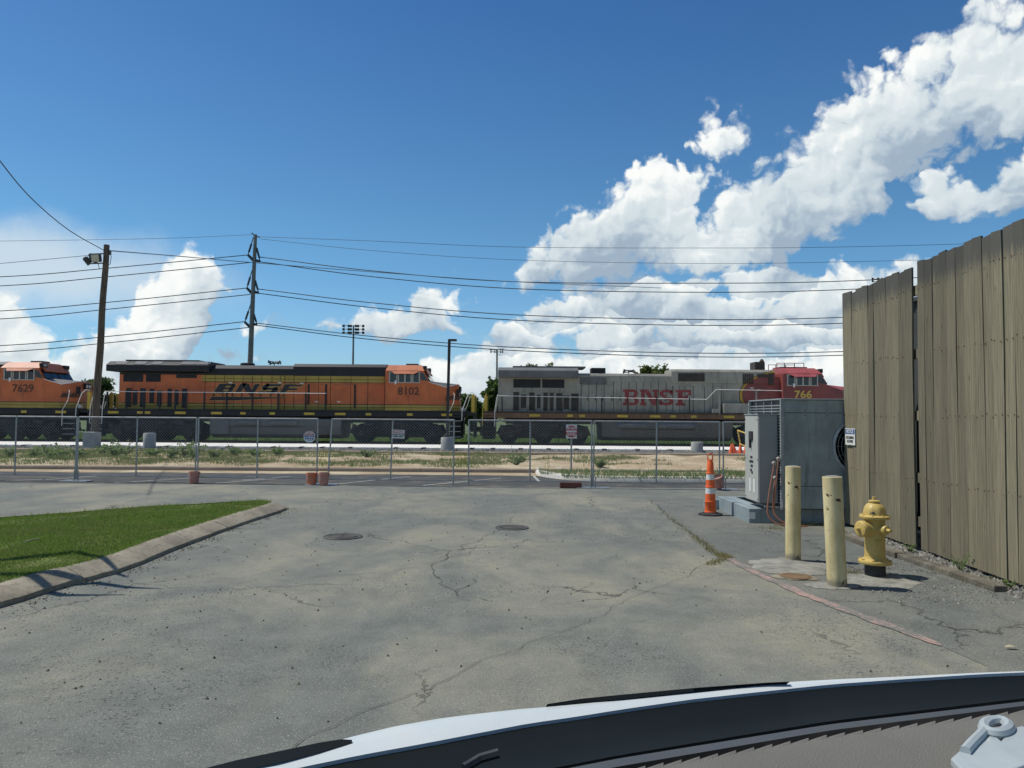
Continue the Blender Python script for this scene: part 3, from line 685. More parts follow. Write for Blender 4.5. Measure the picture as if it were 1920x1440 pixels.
# soil and turf inside the kerb
poly = [(p.x, p.y) for p in LIN]
poly += [(-22, 7.6), (-22, 4.4)]
def inside(x, y):
    c = False; j = len(poly)-1
    for i in range(len(poly)):
        xi, yi = poly[i]; xj, yj = poly[j]
        if (yi > y) != (yj > y) and x < (xj-xi)*(y-yi)/(yj-yi)+xi: c = not c
        j = i
    return c
bm = bmesh.new(); bm.faces.new([bm.verts.new((x, y, 0.135)) for x, y in poly]); bmesh.ops.triangulate(bm, faces=bm.faces)
me = bpy.data.meshes.new('lawn'); bm.to_mesh(me); bm.free(); me.materials.append(MAT('turf'))
lawn = bpy.data.objects.new('lawn', me); COL.objects.link(lawn); struct(lawn)
def blades(name, spots, hmin, hmax, w, mat, lean=0.5, seed=1):
    random.seed(seed); vs = []; fs = []
    for (x, y, z, k) in spots:
        h = random.uniform(hmin, hmax)*k; a = random.uniform(0, 6.283); l = random.uniform(0, lean)*h; b = random.uniform(0, 6.283)
        dx, dy = math.cos(a)*w/2, math.sin(a)*w/2; lx, ly = math.cos(b)*l, math.sin(b)*l
        i = len(vs)
        vs += [(x-dx,y-dy,z),(x+dx,y+dy,z),(x+dx*0.7+lx*0.4,y+dy*0.7+ly*0.4,z+h*0.6),(x-dx*0.7+lx*0.4,y-dy*0.7+ly*0.4,z+h*0.6),(x+lx,y+ly,z+h)]
        fs += [(i,i+1,i+2,i+3),(i+3,i+2,i+4)]
    m = MB(); m.v = vs; m.f = fs
    me = bpy.data.meshes.new(name); me.from_pydata(vs, [], fs); me.materials.append(MAT(mat))
    o = bpy.data.objects.new(name, me); COL.objects.link(o); o['kind'] = 'stuff'; return o
random.seed(21); sp = []
while len(sp) < 120000:
    x, y = random.uniform(-11.5, -4.3), random.uniform(6.4, 16.5)
    if x < -0.70*y - 1.2 or not inside(x, y): continue
    if random.random() > min(1.0, 12.0/y): continue
    if nz(x, y, 1.1, 12.0) < -0.22 and random.random() < 0.65: continue
    sp.append((x, y, 0.13, 0.75 + 0.5*nz(x, y, 0.8)))
o = blades('lawn_grass', sp, 0.030, 0.065, 0.009, 'grass_blade', 0.8, 2)
tag(o, 'short mown green grass filling the kerbed island', 'grass')
random.seed(22); dry = [q for q in sp if random.random() < 0.35 and nz(q[0], q[1], 0.9, 6.0) + 0.4*random.random() > 0.32]
tag(blades('dry_lawn_grass', dry, 0.030, 0.060, 0.008, 'dry_grass', 0.9, 3), 'straw coloured dry blades among the mown lawn grass', 'grass')
edge = []
for i in range(len(LIN)-1):
    for _ in range(13):
        p = LIN[i].lerp(LIN[i+1], random.random()) - left(i, LIN)*random.uniform(-0.02, 0.05); edge.append((p.x, p.y, 0.14, random.uniform(.6,1.4)))
tag(blades('lawn_edge_grass', edge, 0.03, 0.07, 0.009, 'grass_blade', 1.2, 4), 'grass blades spilling over the back of the lawn kerb', 'grass')
# light strip of turf near the raised white kerb of the island by the fence
WK = [on(1590,903), on(1450,905), on(1300,904), on(1150,903), on(1060,899), on(1015,893), on(1003,887), on(1020,881)]
WK = [Vector((16, WK[0].y, 0)), Vector((11, WK[0].y, 0))] + WK + [Vector((WK[-1].x+1.4, 25.35, 0)), Vector((WK[-1].x+4, 25.4, 0))]
for p in WK: p.z = 0
WP = resample(WK, 0.35); WP.reverse()
wroot = bpy.data.objects.new('island_kerb', None); COL.objects.link(wroot); struct(wroot)
i = 0
while i < len(WP)-1:
    n = min(8, len(WP)-1-i); m = MB(); vs = []
    for j in range(n+1):
        q = i+j; p = WP[q]; nl = left(q, WP); dd = (WP[min(q+1,len(WP)-1)] - WP[max(q-1,0)]).normalized()
        if j == 0: p = p + dd*0.005
        if j == n: p = p - dd*0.005
        for (o_, z_) in ((0,-0.05),(0.02,0.10),(0.06,0.145),(0.20,0.15),(0.20,-0.05)):
            r = p + nl*o_; vs.append((r.x, r.y, z_))
    fs = [(j*5+k, j*5+k+1, (j+1)*5+k+1, (j+1)*5+k) for j in range(n) for k in range(4)] + [tuple(range(5)), tuple(n*5+k for k in range(5))[::-1]]
    m.add(vs, fs).build('kerb_length', 'new_concrete', wroot, smooth=True); i += n
isl = [(p.x, p.y) for i, p in enumerate([WP[k] + left(k, WP)*0.19 for k in range(len(WP))])]
bm = bmesh.new(); bm.faces.new([bm.verts.new((x, y, 0.12)) for x, y in isl] + [bm.verts.new((16, 25.4, 0.12))]); bmesh.ops.triangulate(bm, faces=bm.faces)
me = bpy.data.meshes.new('island_soil'); bm.to_mesh(me); bm.free(); me.materials.append(MAT('sand'))
o = bpy.data.objects.new('island_soil', me); COL.objects.link(o); struct(o)
random.seed(31); sp = []
while len(sp) < 9000:
    x, y = random.uniform(0.9, 12), random.uniform(22.2, 25.3)
    if x < 1.5 and y < 23.5: continue
    sp.append((x, y, 0.12, 0.7 + 0.7*nz(x, y, 0.8, 4.0)))
tag(blades('island_grass', sp, 0.06, 0.18, 0.016, 'weed_leaf', 0.7, 5), 'rough bright green grass on the island behind the white kerb', 'grass')
# scattered grass on the sandy verge, thick on the left, thin on the right
random.seed(41); sp = []; sp2 = []
while len(sp) + len(sp2) < 60000:
    x, y = random.uniform(-26, 24), random.uniform(26.2, 34.6)
    g = 0.5 + 1.7*nz(x, y, 0.33, 7.7) + 0.7*nz(x, y, 1.3, 1.0) + (y-30.0)*0.13
    g -= 0.75*max(0, min(1, (x+1)/3.0)) ; g += 0.55 if x < -9 else 0.1
    if random.random() > g: continue
    z = 0.08 + sandz(x, y) - 0.01
    (sp if random.random() < 0.62 else sp2).append((x, y, z, max(0.35, 0.75 + 0.9*nz(x, y, 0.9, 2.0))))
tag(blades('verge_grass', sp, 0.06, 0.17, 0.020, 'weed_leaf', 0.7, 6), 'green grass tufts growing through the sandy verge', 'grass')
tag(blades('dry_verge_grass', sp2, 0.06, 0.19, 0.016, 'dry_grass', 0.8, 7), 'straw coloured dry grass scattered over the sandy verge', 'grass')
random.seed(43); sp = []
while len(sp) < 26000:
    x, y = random.uniform(-45, 45), random.uniform(49.6, 64)
    sp.append((x, y, -0.06, 1.0))
tag(blades('field_grass', sp, 0.25, 0.60, 0.06, 'weed_leaf', 0.6, 8), 'tall green grass in the field beyond the rails', 'grass')

# ---------------------------------------------------------------- marks on the asphalt
def strip(name, pts, w, z, mat, jit=0.0, parent=None, seed=1):
    random.seed(seed); P = []
    for a, b in zip(pts, pts[1:]):
        n = max(2, int((b-a).length/0.10))
        for k in range(n): P.append(a.lerp(b, k/n))
    P.append(pts[-1]); vs = []
    for i, p in enumerate(P):
        nl = left(i, P); j = jit*mnoise.fractal(Vector((p.x*2.2, p.y*2.2, seed)), 1.0, 2.0, 6)
        ww = w*(0.55 + 0.75*abs(mnoise.noise(Vector((p.x*5, p.y*5, seed+3.3))))*1.6) if jit else w
        if jit and (i == 0 or i == len(P)-1): ww *= 0.2
        c = p + nl*j; zz = z
        vs += [(c.x-nl.x*ww/2, c.y-nl.y*ww/2, zz), (c.x+nl.x*ww/2, c.y+nl.y*ww/2, zz)]
    m = MB().add(vs, [(2*i, 2*i+1, 2*i+3, 2*i+2) for i in range(len(P)-1)])
    return m.build(name, mat, parent)
lane = [on(1362,1046), on(1420,1076), on(1500,1112), on(1600,1150), on(1700,1186), on(1765,1212)]
AP = [on(1215,935), on(1262,975), on(1300,1006), on(1350,1043), on(1420,1076), on(1500,1112), on(1600,1150), on(1700,1186), on(1765,1212), on(1850,1250), Vector((2.6,4.2,0)), Vector((3.2,2.0,0)), Vector((20,2.0,0)), Vector((20,17.9,0))]
bm = bmesh.new(); bm.faces.new([bm.verts.new((p.x, p.y, 0.0035)) for p in AP]); bmesh.ops.triangulate(bm, faces=bm.faces)
me = bpy.data.meshes.new('asphalt_apron'); bm.to_mesh(me); bm.free(); me.materials.append(MAT('apron_asphalt'))
o = bpy.data.objects.new('asphalt_apron', me); COL.objects.link(o); struct(o)
struct(strip('painted_line', lane, 0.16, 0.0075, 'pink_line', 0.018))
CR = [[(480,1437),(640,1350),(800,1292),(960,1222)], [(560,1085),(700,1073),(805,1064)], [(805,1064),(850,1036),(900,1012),(935,990)], [(830,1050),(870,1040),(905,1020)],
      [(805,1064),(835,1095),(860,1118),(900,1121),(935,1130)], [(860,1118),(885,1090),(892,1078)], [(1215,935),(1250,965),(1300,1005),(1350,1045)], [(1350,1045),(1290,1075),(1225,1105),(1100,1160),(960,1222)],
      [(1320,1003),(1380,1001),(1450,1003)], [(880,985),(905,972),(960,960),(1010,955)], [(700,1120),(780,1118),(860,1118)], [(1010,1130),(1060,1112),(1120,1090)]]
for k, c in enumerate(CR):
    struct(strip('crack', [Vector((p.x, p.y, 0)) for p in (on(*q) for q in c)], (0.009, 0.011, 0.014, 0.010, 0.013, 0.010, 0.022, 0.008, 0.010, 0.007, 0.006, 0.007, 0.01)[k]*0.7, 0.010, 'crack', 0.13, seed=k+1))
# weeds and dry grass along the pavement joint on the right
random.seed(51); sp = []; J = [on(1235,955), on(1262,975), on(1300,1006), on(1345,1040), on(1365,1046), on(1330,1060)]
for a, b, k in zip(J, J[1:], (60, 160, 420, 500, 260)):
    for _ in range(k):
        p = a.lerp(b, random.random()); sp.append((p.x+random.gauss(0,.045), p.y+random.gauss(0,.045), 0.0, random.uniform(.5,1.2)))
for (px, py, n, s) in ((1500,985,260,.22),(1450,992,160,.2),(1545,985,160,.12),(1590,1075,110,.10),(1830,1090,200,.12)):
    c = on(px, py)
    for _ in range(n): sp.append((c.x+random.gauss(0,s), c.y+random.gauss(0,s*.5), 0.0, random.uniform(.6,1.6)))
tag(blades('joint_grass', sp, 0.02, 0.06, 0.007, 'dry_grass', 1.0, 9), 'dry grass sprouting from the cracked pavement joint by the steel skid', 'grass')
# grit and leaf litter
def road_dens(x, y):
    d = min(((p.x-x)**2 + (p.y-y)**2) for p in KP[::4])**0.5
    return max(0.0, 1.0 - d/0.45)**2*0.9 + 0.004
tag(stones('kerb_litter', 2200, (-6, -2.0), (5.0, 16.5), lambda x, y: 0.004 if not inside(x, y) else -0.2, 0.004, 0.015, 'debris', road_dens, 6), 'grit and leaf litter gathered along the lawn kerb', 'litter')
tag(stones('road_grit', 700, (-5, 6), (2.8, 19), lambda x, y: 0.006, 0.004, 0.016, 'debris', None, 8), 'dark loose grit scattered over the worn asphalt', 'grit')
# ================================================================ LOCOMOTIVES
def bogie(root, uc, mat, sgn_axles=(-2.05, 0.0, 2.05)):
    """three-axle truck: two side frames, wheels, journal boxes, springs, brake cylinders"""
    t = bpy.data.objects.new('truck', None); COL.objects.link(t); t.parent = root; t.location = (uc, 0, 0)
    for s in (-1, 1):
        prof = [(-2.75,0.55),(-2.6,0.95),(-1.9,1.0),(-1.6,1.22),(1.6,1.22),(1.9,1.0),(2.6,0.95),(2.75,0.55),(2.45,0.42),(1.6,0.42),(1.35,0.72),(0.75,0.72),(0.5,0.42),(-0.5,0.42),(-0.75,0.72),(-1.35,0.72),(-1.6,0.42),(-2.45,0.42)]
        y0 = s*1.06; MB().prism(prof, 'y', y0-0.09, y0+0.09).build('side_frame', mat, t, bevel=0.02)
        for a in sgn_axles:
            m = MB().box(-0.24, 0.24, s*1.28-0.13, s*1.28+0.13, 0.34, 0.78)
            m.lathe([(0.17,0),(0.17,0.06),(0.10,0.09)], (0, s*1.40, 0.54), (0,s,0), 12)
            m.build('journal_box', mat, t, bevel=0.02, loc=(a,0,0))
        m = MB()
        for a in (-1.05, 1.05, -2.45, 2.45):
            m.cyl((a, s*1.27, 0.75), (a, s*1.27, 1.05), 0.12, seg=10)
            m.bar((a-0.35, s*1.30, 0.62), (a+0.4, s*1.30, 0.50), 0.08)
        for a in (-1.55, 0.55, 1.6): m.cyl((a-0.28, s*1.33, 1.06), (a+0.28, s*1.33, 1.06), 0.13, seg=10)
        m.tube([(-2.5,s*1.36,0.90),(-1.2,s*1.40,0.84),(0.2,s*1.38,0.92),(1.4,s*1.40,0.80),(2.5,s*1.36,0.9)], 0.03, 5)
        m.build('brake_rigging', mat, t)
        for a in sgn_axles:
            w = MB().lathe([(0.02,-0.07),(0.30,-0.05),(0.44,-0.06),(0.53,-0.07),(0.53,0.04),(0.565,0.05),(0.565,0.075),(0.02,0.075)], (0,0,0), (0,-s,0), 28)
            w.build('wheel', 'undercarriage', t, smooth=True, loc=(a, s*0.78, 0.53))
    MB().box(-2.2, 2.2, -0.6, 0.6, 0.3, 1.1).build('bolster', mat, t)
    return t
def seg(root, name, mat, pts, r=0.022, n=6): return MB().tube(pts, r, n).build(name, mat, root, smooth=True)
def steps(root, x0, x1, mat, tread, z0=0.35, side=-1):
    for s in (-1, 1):
        m = MB().box(x0-0.04, x0-0.02, s*1.28-0.22, s*1.28+0.22, 0.25, 1.55); m.box(x1+0.02, x1+0.04, s*1.28-0.22, s*1.28+0.22, 0.25, 1.55)
        m.box(x0, x1, s*1.06-0.012, s*1.06+0.012, 0.25, 1.5)
        m.build('step_well', mat, root)
        for k in range(5):
            MB().box(x0-0.02, x1+0.02, s*1.30-0.20, s*1.30+0.20, z0+0.31*k, z0+0.31*k+0.035).build('step', tread, root)
def coupler(root, x, s):
    m = MB().bar((x-s*0.5,0,0.84), (x,0,0.84), 0.20, 0.22); m.box(min(x,x+s*0.3), max(x,x+s*0.3), -0.20, 0.16, 0.68, 1.0); m.build('coupler', 'undercarriage', root, bevel=0.03)
    for y in (-0.45, 0.45):
        seg(root, 'air_hose', 'rubber', [(x-s*0.55,y,0.98),(x-s*0.2,y,0.80),(x+s*0.05,y,0.55),(x+s*0.25,y*0.8,0.45),(x+s*0.42,y*0.6,0.6)], 0.03)
def windows_side(root, cab, x0, x1, z0, z1, y, frame='window_frame', sx=1):
    w = x1-x0; out = -0.03
    MB().box(x0, x1, y-0.012, y+0.06, z0, z1).build('window_glass', 'cab_glass', cab)
    for a, b in ((0,.035),(.235,.27),(.29,.325),(.495,.54),(.70,.735),(.755,.79),(.965,1)):
        MB().box(x0+a*w, x0+b*w, y-0.035, y+0.02, z0, z1).build('window_post', frame, cab)
    MB().box(x0-0.01, x1+0.01, y-0.037, y+0.02, z1, z1+0.045).build('window_head', frame, cab)
    MB().box(x0-0.01, x1+0.01, y-0.037, y+0.02, z0-0.045, z0).build('window_sill', frame, cab)

def locomotive(label, px0, style, number, nose_letters=False, deg=0.0):
    X0 = (px0-960)/1442.0*44.77
    root = thing('locomotive', label, 'locomotive', (X0, 46.27, 0.29), 0, 'diesel locomotives coupled on the track')
    O = style == 'orange'
    liv = 'livery_orange' if O else 'livery_warbonnet'
    und = 'undercarriage' if O else 'brown_under'
    top = 'black_paint' if O else 'warbonnet_grey'
    sh = 0.0 if O else 0.37
    xr, xf = -0.85, 21.55 + sh
    DK = 1.87
    # underframe
    MB().box(xr, xf-0.6, -1.5, 1.5, 1.50, 1.80).build('frame', 'black_paint' if O else 'warbonnet_sill', root, bevel=0.02)
    MB().box(xr, xf-0.25, -1.53, 1.53, 1.80, DK).build('walkway', 'black_paint' if O else 'brown_under', root)
    MB().box(0.5, 20.6, -0.9, 0.9, 1.15, 1.5).build('centre_sill', und, root)
    xs = [0.2,1.9,2.35,4.1,6.2,7.9,9.6,11.6,13.4,15.2,17.6,19.6] if O else [1.9,4.1,4.8,7.0,8.9,10.1,11.3,13.2,15.2,17.0,18.8]
    for i, x in enumerate(xs):
        for s in (-1, 1):
            MB().box(x, x+(0.32 if i % 4 in (1,2) else 0.62), s*1.508-0.008, s*1.508+0.008, 1.58, 1.72).build('reflector_stripe', 'loco_yellow', root)
    # fuel tank with air reservoirs above it
    MB().prism([(-1.45,1.36),(-1.45,0.95),(-1.30,0.42),(-0.95,0.22),(0.95,0.22),(1.30,0.42),(1.45,0.95),(1.45,1.36)], 'x', 6.1, 13.75).build('fuel_tank', 'tank_grey' if O else 'tank_brown', root, smooth=False, bevel=0.05)
    for s in (-1, 1):
        for (a, b) in ((7.55, 9.1), (9.55, 11.3)) if O else ((6.9, 8.9), (9.3, 11.6)):
            m = MB().lathe([(0.05,0),(0.16,0.05),(0.20,0.13),(0.20,b-a-0.13),(0.16,b-a-0.05),(0.05,b-a)], (a, s*1.40, 1.10), (1,0,0), 16)
            m.build('air_reservoir', 'tank_grey', root, smooth=True)
        MB().box(7.3, 11.6, s*1.455-0.02, s*1.455+0.02, 0.86, 0.90).build('tank_seam', und, root)
        MB().box(6.15, 7.25, s*1.47-0.03, s*1.47+0.03, 0.45, 1.34).build('tank_end_plate', 'tank_grey' if O else 'tank_brown', root)
    bogie(root, 2.75, und); bogie(root, 16.95, und)
    # ---- long hood
    HW = 0.98
    xc = 16.3 + sh                                    # back wall of the cab
    if O:
        MB().box(0.55, xc, -HW, HW, DK, 4.02).build('long_hood', liv, root)
        roof = [(-HW-0.02,3.90),(-HW-0.02,4.28),(-0.62,4.50),(0.62,4.50),(HW+0.02,4.28),(HW+0.02,3.90)]
        MB().prism(roof, 'x', 5.6, 10.8).build('hood_roof', top, root)
        roof2 = [(-HW-0.05,3.88),(-HW-0.05,4.42),(-0.80,4.60),(0.80,4.60),(HW+0.05,4.42),(HW+0.05,3.88)]
        MB().prism(roof2, 'x', 10.8, xc-0.02).build('alternator_roof', top, root)
        wing = [(-1.5,4.06),(-1.5,4.44),(-1.05,4.66),(1.05,4.66),(1.5,4.44),(1.5,4.06)]
    else:
        MB().box(0.05, xc, -HW, HW, DK, 4.02).build('long_hood', liv, root)
        MB().prism([(-HW-0.02,3.95),(-HW-0.02,4.02),(-0.90,4.16),(0.90,4.16),(HW+0.02,4.02),(HW+0.02,3.95)], 'x', 4.7, 10.3).build('hood_roof', top, root)
        MB().prism([(-HW-0.08,3.62),(-HW-0.08,4.30),(-0.95,4.44),(0.95,4.44),(HW+0.08,4.30),(HW+0.08,3.62)], 'x', 10.25, 16.35).build('alternator_roof', liv, root)
        wing = [(-1.5,3.86),(-1.5,4.28),(-1.15,4.46),(1.15,4.46),(1.5,4.28),(1.5,3.86)]
    w0, w1 = (0.0, 6.0) if O else (0.05, 4.75)
    rad = MB().prism(wing, 'x', w0, w1).build('radiator_housing', top if O else 'wing_grey', root, bevel=0.03)
    zt = wing[2][1]
    for (a, b) in ((0.5,1.15),(1.6,2.25),(2.6,3.2)) if O else ((0.3,1.2),(1.3,2.3),(2.4,3.4)):
        MB().obox(((a+b)/2, -1.275, zt-0.10), ((b-a)/2,0,0), (0,0.20,0.098), (0,-0.005,0.01)).build('radiator_grille', 'roof_grey', rad)
    MB().box(0.9, 5.2, -1.0, 1.0, zt, zt+0.10).build('radiator_shutter', top if O else 'wing_grey', rad)
    if O: MB().obox((5.15,-1.275,zt-0.09), (0.85,0,0), (0,0.20,0.098), (0,-0.005,0.01)).build('shutter_panel', 'roof_grey', rad)
    # radiator intake openings under the wing
    iz0, iz1 = (3.46, 3.94) if O else (3.28, 3.78)
    for (a, b) in ((0.78,1.95),(2.12,2.98)) if O else ((0.95,2.55),(2.65,3.95)):
        for s in (-1, 1): 
            g = MB().box(a, b, s*(HW+0.004)-0.01, s*(HW+0.004)+0.01, iz0, iz1).build('intake_screen', 'dark_grille', root)
            m = MB()
            for k in range(9): m.box(a, b, s*(HW+0.02)-0.006, s*(HW+0.02)+0.006, iz0+0.02+(iz1-iz0)*k/9, iz0+0.035+(iz1-iz0)*k/9)
            m.build('intake_louvres', 'vent_black', g)
    if O:
        for s in (-1, 1): MB().box(3.9, 5.1, s*(HW+0.012)-0.01, s*(HW+0.012)+0.01, 3.70, 4.0).build('dark_panel', 'black_paint', root)
    # narrow vertical vents of the equipment room, each framed
    if O: V = [(0.98,.30,1.96,3.08),(1.38,.27,2.10,2.98),(1.80,.33,1.96,3.08),(2.35,.28,2.20,3.06),(2.80,.28,2.05,2.95),(3.42,.25,2.0,3.06),(3.82,.26,2.1,3.0),(4.26,.32,1.95,3.08)]
    else: V = [(0.95,.34,1.94,3.02),(1.40,.32,2.08,2.88),(1.88,.32,1.94,3.0),(2.34,.22,2.08,2.88),(2.72,.26,1.94,3.0),(3.10,.22,1.94,3.0),(3.48,.34,1.94,2.98),(3.92,.32,2.04,2.84),(4.36,.44,1.94,2.96)]
    for (a, w, z0, z1) in V:
        for s in (-1, 1):
            d = MB().box(a-0.07, a+w+0.07, s*(HW+0.008)-0.012, s*(HW+0.008)+0.012, max(1.9,z0-0.06), z1+0.16).build('equipment_door', liv, root)
            MB().box(a, a+w, s*(HW+0.024)-0.008, s*(HW+0.024)+0.008, z0, z1).build('vent', 'dark_grille' if O else 'brown_grille', d)
    # engine-room doors
    DX = [5.62,6.2,6.75,7.3,7.85,8.4,8.95,9.55,10.05,10.3] if O else [4.95,5.4,5.85,6.3,6.85,7.3,7.75,8.2,8.6,9.05,9.5,9.95]
    zd0, zd1 = (1.90, 3.88) if O else (1.92, 3.66)
    for a, b in zip(DX, DX[1:]):
        for s in (-1, 1):
            d = MB().box(a+0.012, b-0.012, s*(HW+0.012)-0.016, s*(HW+0.012)+0.016, zd0, zd1 if (O or a > 6.5) else 3.46).build('hood_door', liv, root)
            if s < 0:
                MB().box(b-0.10, b-0.055, -(HW+0.05), -(HW+0.02), 2.55, 2.85).build('door_latch', 'black_paint' if O else 'brown_grille', d)
    DX = [10.85,11.55,12.3,13.0,14.2,15.2,16.2] if O else [10.35,10.75,11.05,11.55,12.2,12.7,13.2]
    zt2 = 3.88 if O else 3.44
    for a, b in zip(DX, DX[1:]):
        for s in (-1, 1): MB().box(a+0.015, b-0.015, s*(HW+0.012)-0.016, s*(HW+0.012)+0.016, 1.92, zt2).build('hood_door', liv, root)
    if not O:
        for s in (-1, 1):
            MB().box(4.85, 6.45, s*(HW+0.014)-0.012, s*(HW+0.014)+0.012, 3.50, 3.92).build('sooty_panel', 'wing_grey', root)
            g = MB().box(10.65, 12.2, s*(HW+0.10)-0.015, s*(HW+0.10)+0.015, 3.72, 4.20).build('blower_screen', 'brown_grille', root)
            m = MB()
            for k in range(6):
                m.box(14.45+0.11*k, 14.52+0.11*k, s*(HW+0.10)-0.02, s*(HW+0.10)+0.02, 3.60, 4.20)
            m.build('blower_louvres', 'brown_grille', root)
            MB().box(15.3, 15.9, s*(HW+0.10)-0.015, s*(HW+0.10)+0.015, 3.98, 4.18).build('blower_screen', 'brown_grille', root)
            MB().box(15.95, 16.25, s*(HW+0.10)-0.02, s*(HW+0.10)+0.015, 3.55, 4.22).build('blower_screen', 'brown_grille', root)
            MB().box(13.2, 16.3, s*1.28-0.22, s*1.28+0.22, DK, 2.42).build('battery_box', 'warbonnet_grey', root, bevel=0.02)
            for k in range(3): MB().box(14.6, 15.1, s*1.505-0.01, s*1.505+0.012, 2.10+0.07*k, 2.14+0.07*k).build('battery_louvre', 'brown_grille', root)
            MB().box(12.55, 12.95, s*1.4-0.1, s*1.4+0.1, DK, 2.12).build('sand_pipe_box', 'warbonnet_grey', root)
    # roof furniture
    if O:
        MB().lathe([(0.42,0),(0.42,0.16),(0.34,0.2)], (7.75,0,4.48), (0,0,1), 16).build('exhaust_stack', 'black_paint', root)
        hx, hz = 9.35, 4.50
    else:
        MB().box(5.6, 6.45, -0.45, 0.45, 4.14, 4.52).build('exhaust_stack', 'vent_black', root, bevel=0.03)
        hx, hz = 7.9, 4.14
    m = MB().cyl((hx,0,hz), (hx,0,hz+0.22), 0.03, seg=8)
    for (dx, dy, dz) in ((-1,-.10,.26),(1,.05,.26),(-1,.18,.17),(1,-.2,.17),(1,.25,.22)):
        m.lathe([(0.03,0),(0.035,0.16),(0.06,0.26),(0.11,0.32)], (hx,dy,hz+dz), (dx,0,0), 10)
    m.bar((hx,-0.3,hz+0.2), (hx,0.3,hz+0.2), 0.05)
    m.build('horn', 'dark_bronze', root)
    # ---- cab: safety cab, sloping roof sides, raked windshield over a wedge nose
    cab = bpy.data.objects.new('cab', None); COL.objects.link(cab); cab.parent = root
    ce = 18.95 + sh; zr0, zr1 = 4.20, 4.56
    prof = [(-1.5,DK),(-1.5,zr0),(1.5,zr0),(1.5,DK)]
    m = MB()
    m.add([(xc,-1.5,DK),(ce,-1.5,DK),(ce-0.05,-1.5,3.50),(ce-0.42,-1.5,zr0),(xc,-1.5,zr0),
           (xc,1.5,DK),(ce,1.5,DK),(ce-0.05,1.5,3.50),(ce-0.42,1.5,zr0),(xc,1.5,zr0)],
          [(0,1,2,3,4),(9,8,7,6,5),(0,4,9,5),(1,6,7,2),(2,7,8,3),(3,8,9,4),(0,5,6,1)])
    m.build('cab_shell', liv, cab)
    ro = 'orange_roof' if O else 'red_roof'
    m = MB().add([(xc+0.02,-1.53,zr0),(ce-0.36,-1.53,zr0),(ce-0.36,1.53,zr0),(xc+0.02,1.53,zr0),(xc+0.08,-0.95,zr1),(ce-0.60,-0.95,zr1),(ce-0.60,0.95,zr1),(xc+0.08,0.95,zr1)],
          [(0,1,5,4),(1,2,6,5),(2,3,7,6),(3,0,4,7),(4,5,6,7),(0,3,2,1)]); m.build('cab_roof', ro, cab)
    if O:
        MB().box(xc+1.05, xc+1.75, -0.4, 0.4, zr1, zr1+0.13).build('air_conditioner', 'nose_grey', cab, bevel=0.02)
    else:
        MB().box(15.35, 15.95, -0.5, 0.5, 4.44, 4.95).build('roof_cooler', 'brown_grille', root, bevel=0.03)
        MB().lathe([(0.12,0),(0.14,0.3),(0.05,0.42)], (15.85,-0.2,4.72), (0,0,1), 10).build('antenna_dome', 'brown_grille', root)
        m = MB()
        for (xa, xb) in ((xc-0.1,xc+0.35),(xc+0.35,xc+0.95),(xc+0.95,xc+1.5)):
            for y in (-0.75, 0.75):
                m.bar((xa,y,zr1-0.02), (xa,y,zr1+0.30), 0.035); m.bar((xa,y,zr1+0.30), (xb,y,zr1+0.30), 0.035); m.bar((xb,y,zr1-0.02), (xb,y,zr1+0.30), 0.035)
        m.build('roof_rack', 'red_roof', cab)
        MB().box(xc+0.1, ce-0.9, -0.6, 0.6, zr1, zr1+0.09).build('roof_hatch', 'red_roof', cab)
    # number boards and brow over the windshield
    MB().obox((ce-0.30,0,4.22), (0.02,0,0.02), (0,1.25,0), (-0.12,0,0.20)).build('windshield_brow', liv, cab)
    for s in (-1, 1):
        b = MB().obox((ce-0.37,s*1.12,4.38), (0.09,0,0), (0,0.26,0), (0,0,0.12)).build('number_board', 'vent_black', cab)
        if s < 0 and O: text(number, 0.19, 'board_number', 'loco_white', b, (ce-0.272,-1.12,4.38), 0.9, 0.004, face='+x')
    # windshield panes on the raked front
    for (ya, yb) in ((-1.40,-0.72),(-0.66,-0.06),(0.06,0.66),(0.72,1.40)):
        a = Vector((ce-0.035, 0, 3.62)); b = Vector((ce-0.345, 0, 4.10)); nrm = Vector((0.83,0,0.55))*0.012
        MB().add([a+nrm+Vector((0,ya,0)), a+nrm+Vector((0,yb,0)), b+nrm+Vector((0,yb,0)), b+nrm+Vector((0,ya,0)), a-nrm+Vector((0,ya,0)), a-nrm+Vector((0,yb,0)), b-nrm+Vector((0,yb,0)), b-nrm+Vector((0,ya,0))],
                 [(0,1,2,3),(7,6,5,4),(0,4,5,1),(1,5,6,2),(2,6,7,3),(3,7,4,0)]).build('windshield_pane', 'cab_glass', cab)
    for s in (-1, 1):
        # the corner pane wraps onto the side behind the windshield
        MB().add([(ce-0.56,s*1.512,3.66),(ce-0.14,s*1.512,3.60),(ce-0.42,s*1.512,4.06),(ce-0.66,s*1.512,4.06),(ce-0.56,s*1.49,3.66),(ce-0.14,s*1.49,3.60),(ce-0.42,s*1.49,4.06),(ce-0.66,s*1.49,4.06)],
                 [(0,1,2,3),(7,6,5,4),(0,4,5,1),(1,5,6,2),(2,6,7,3),(3,7,4,0)]).build('quarter_window', 'cab_glass', cab)
    wx0, wx1 = xc+0.22, xc+2.02
    windows_side(root, cab, wx0, wx1, 3.53, 4.10, -1.5)
    windows_side(root, cab, wx0, wx1, 3.53, 4.10, 1.53)
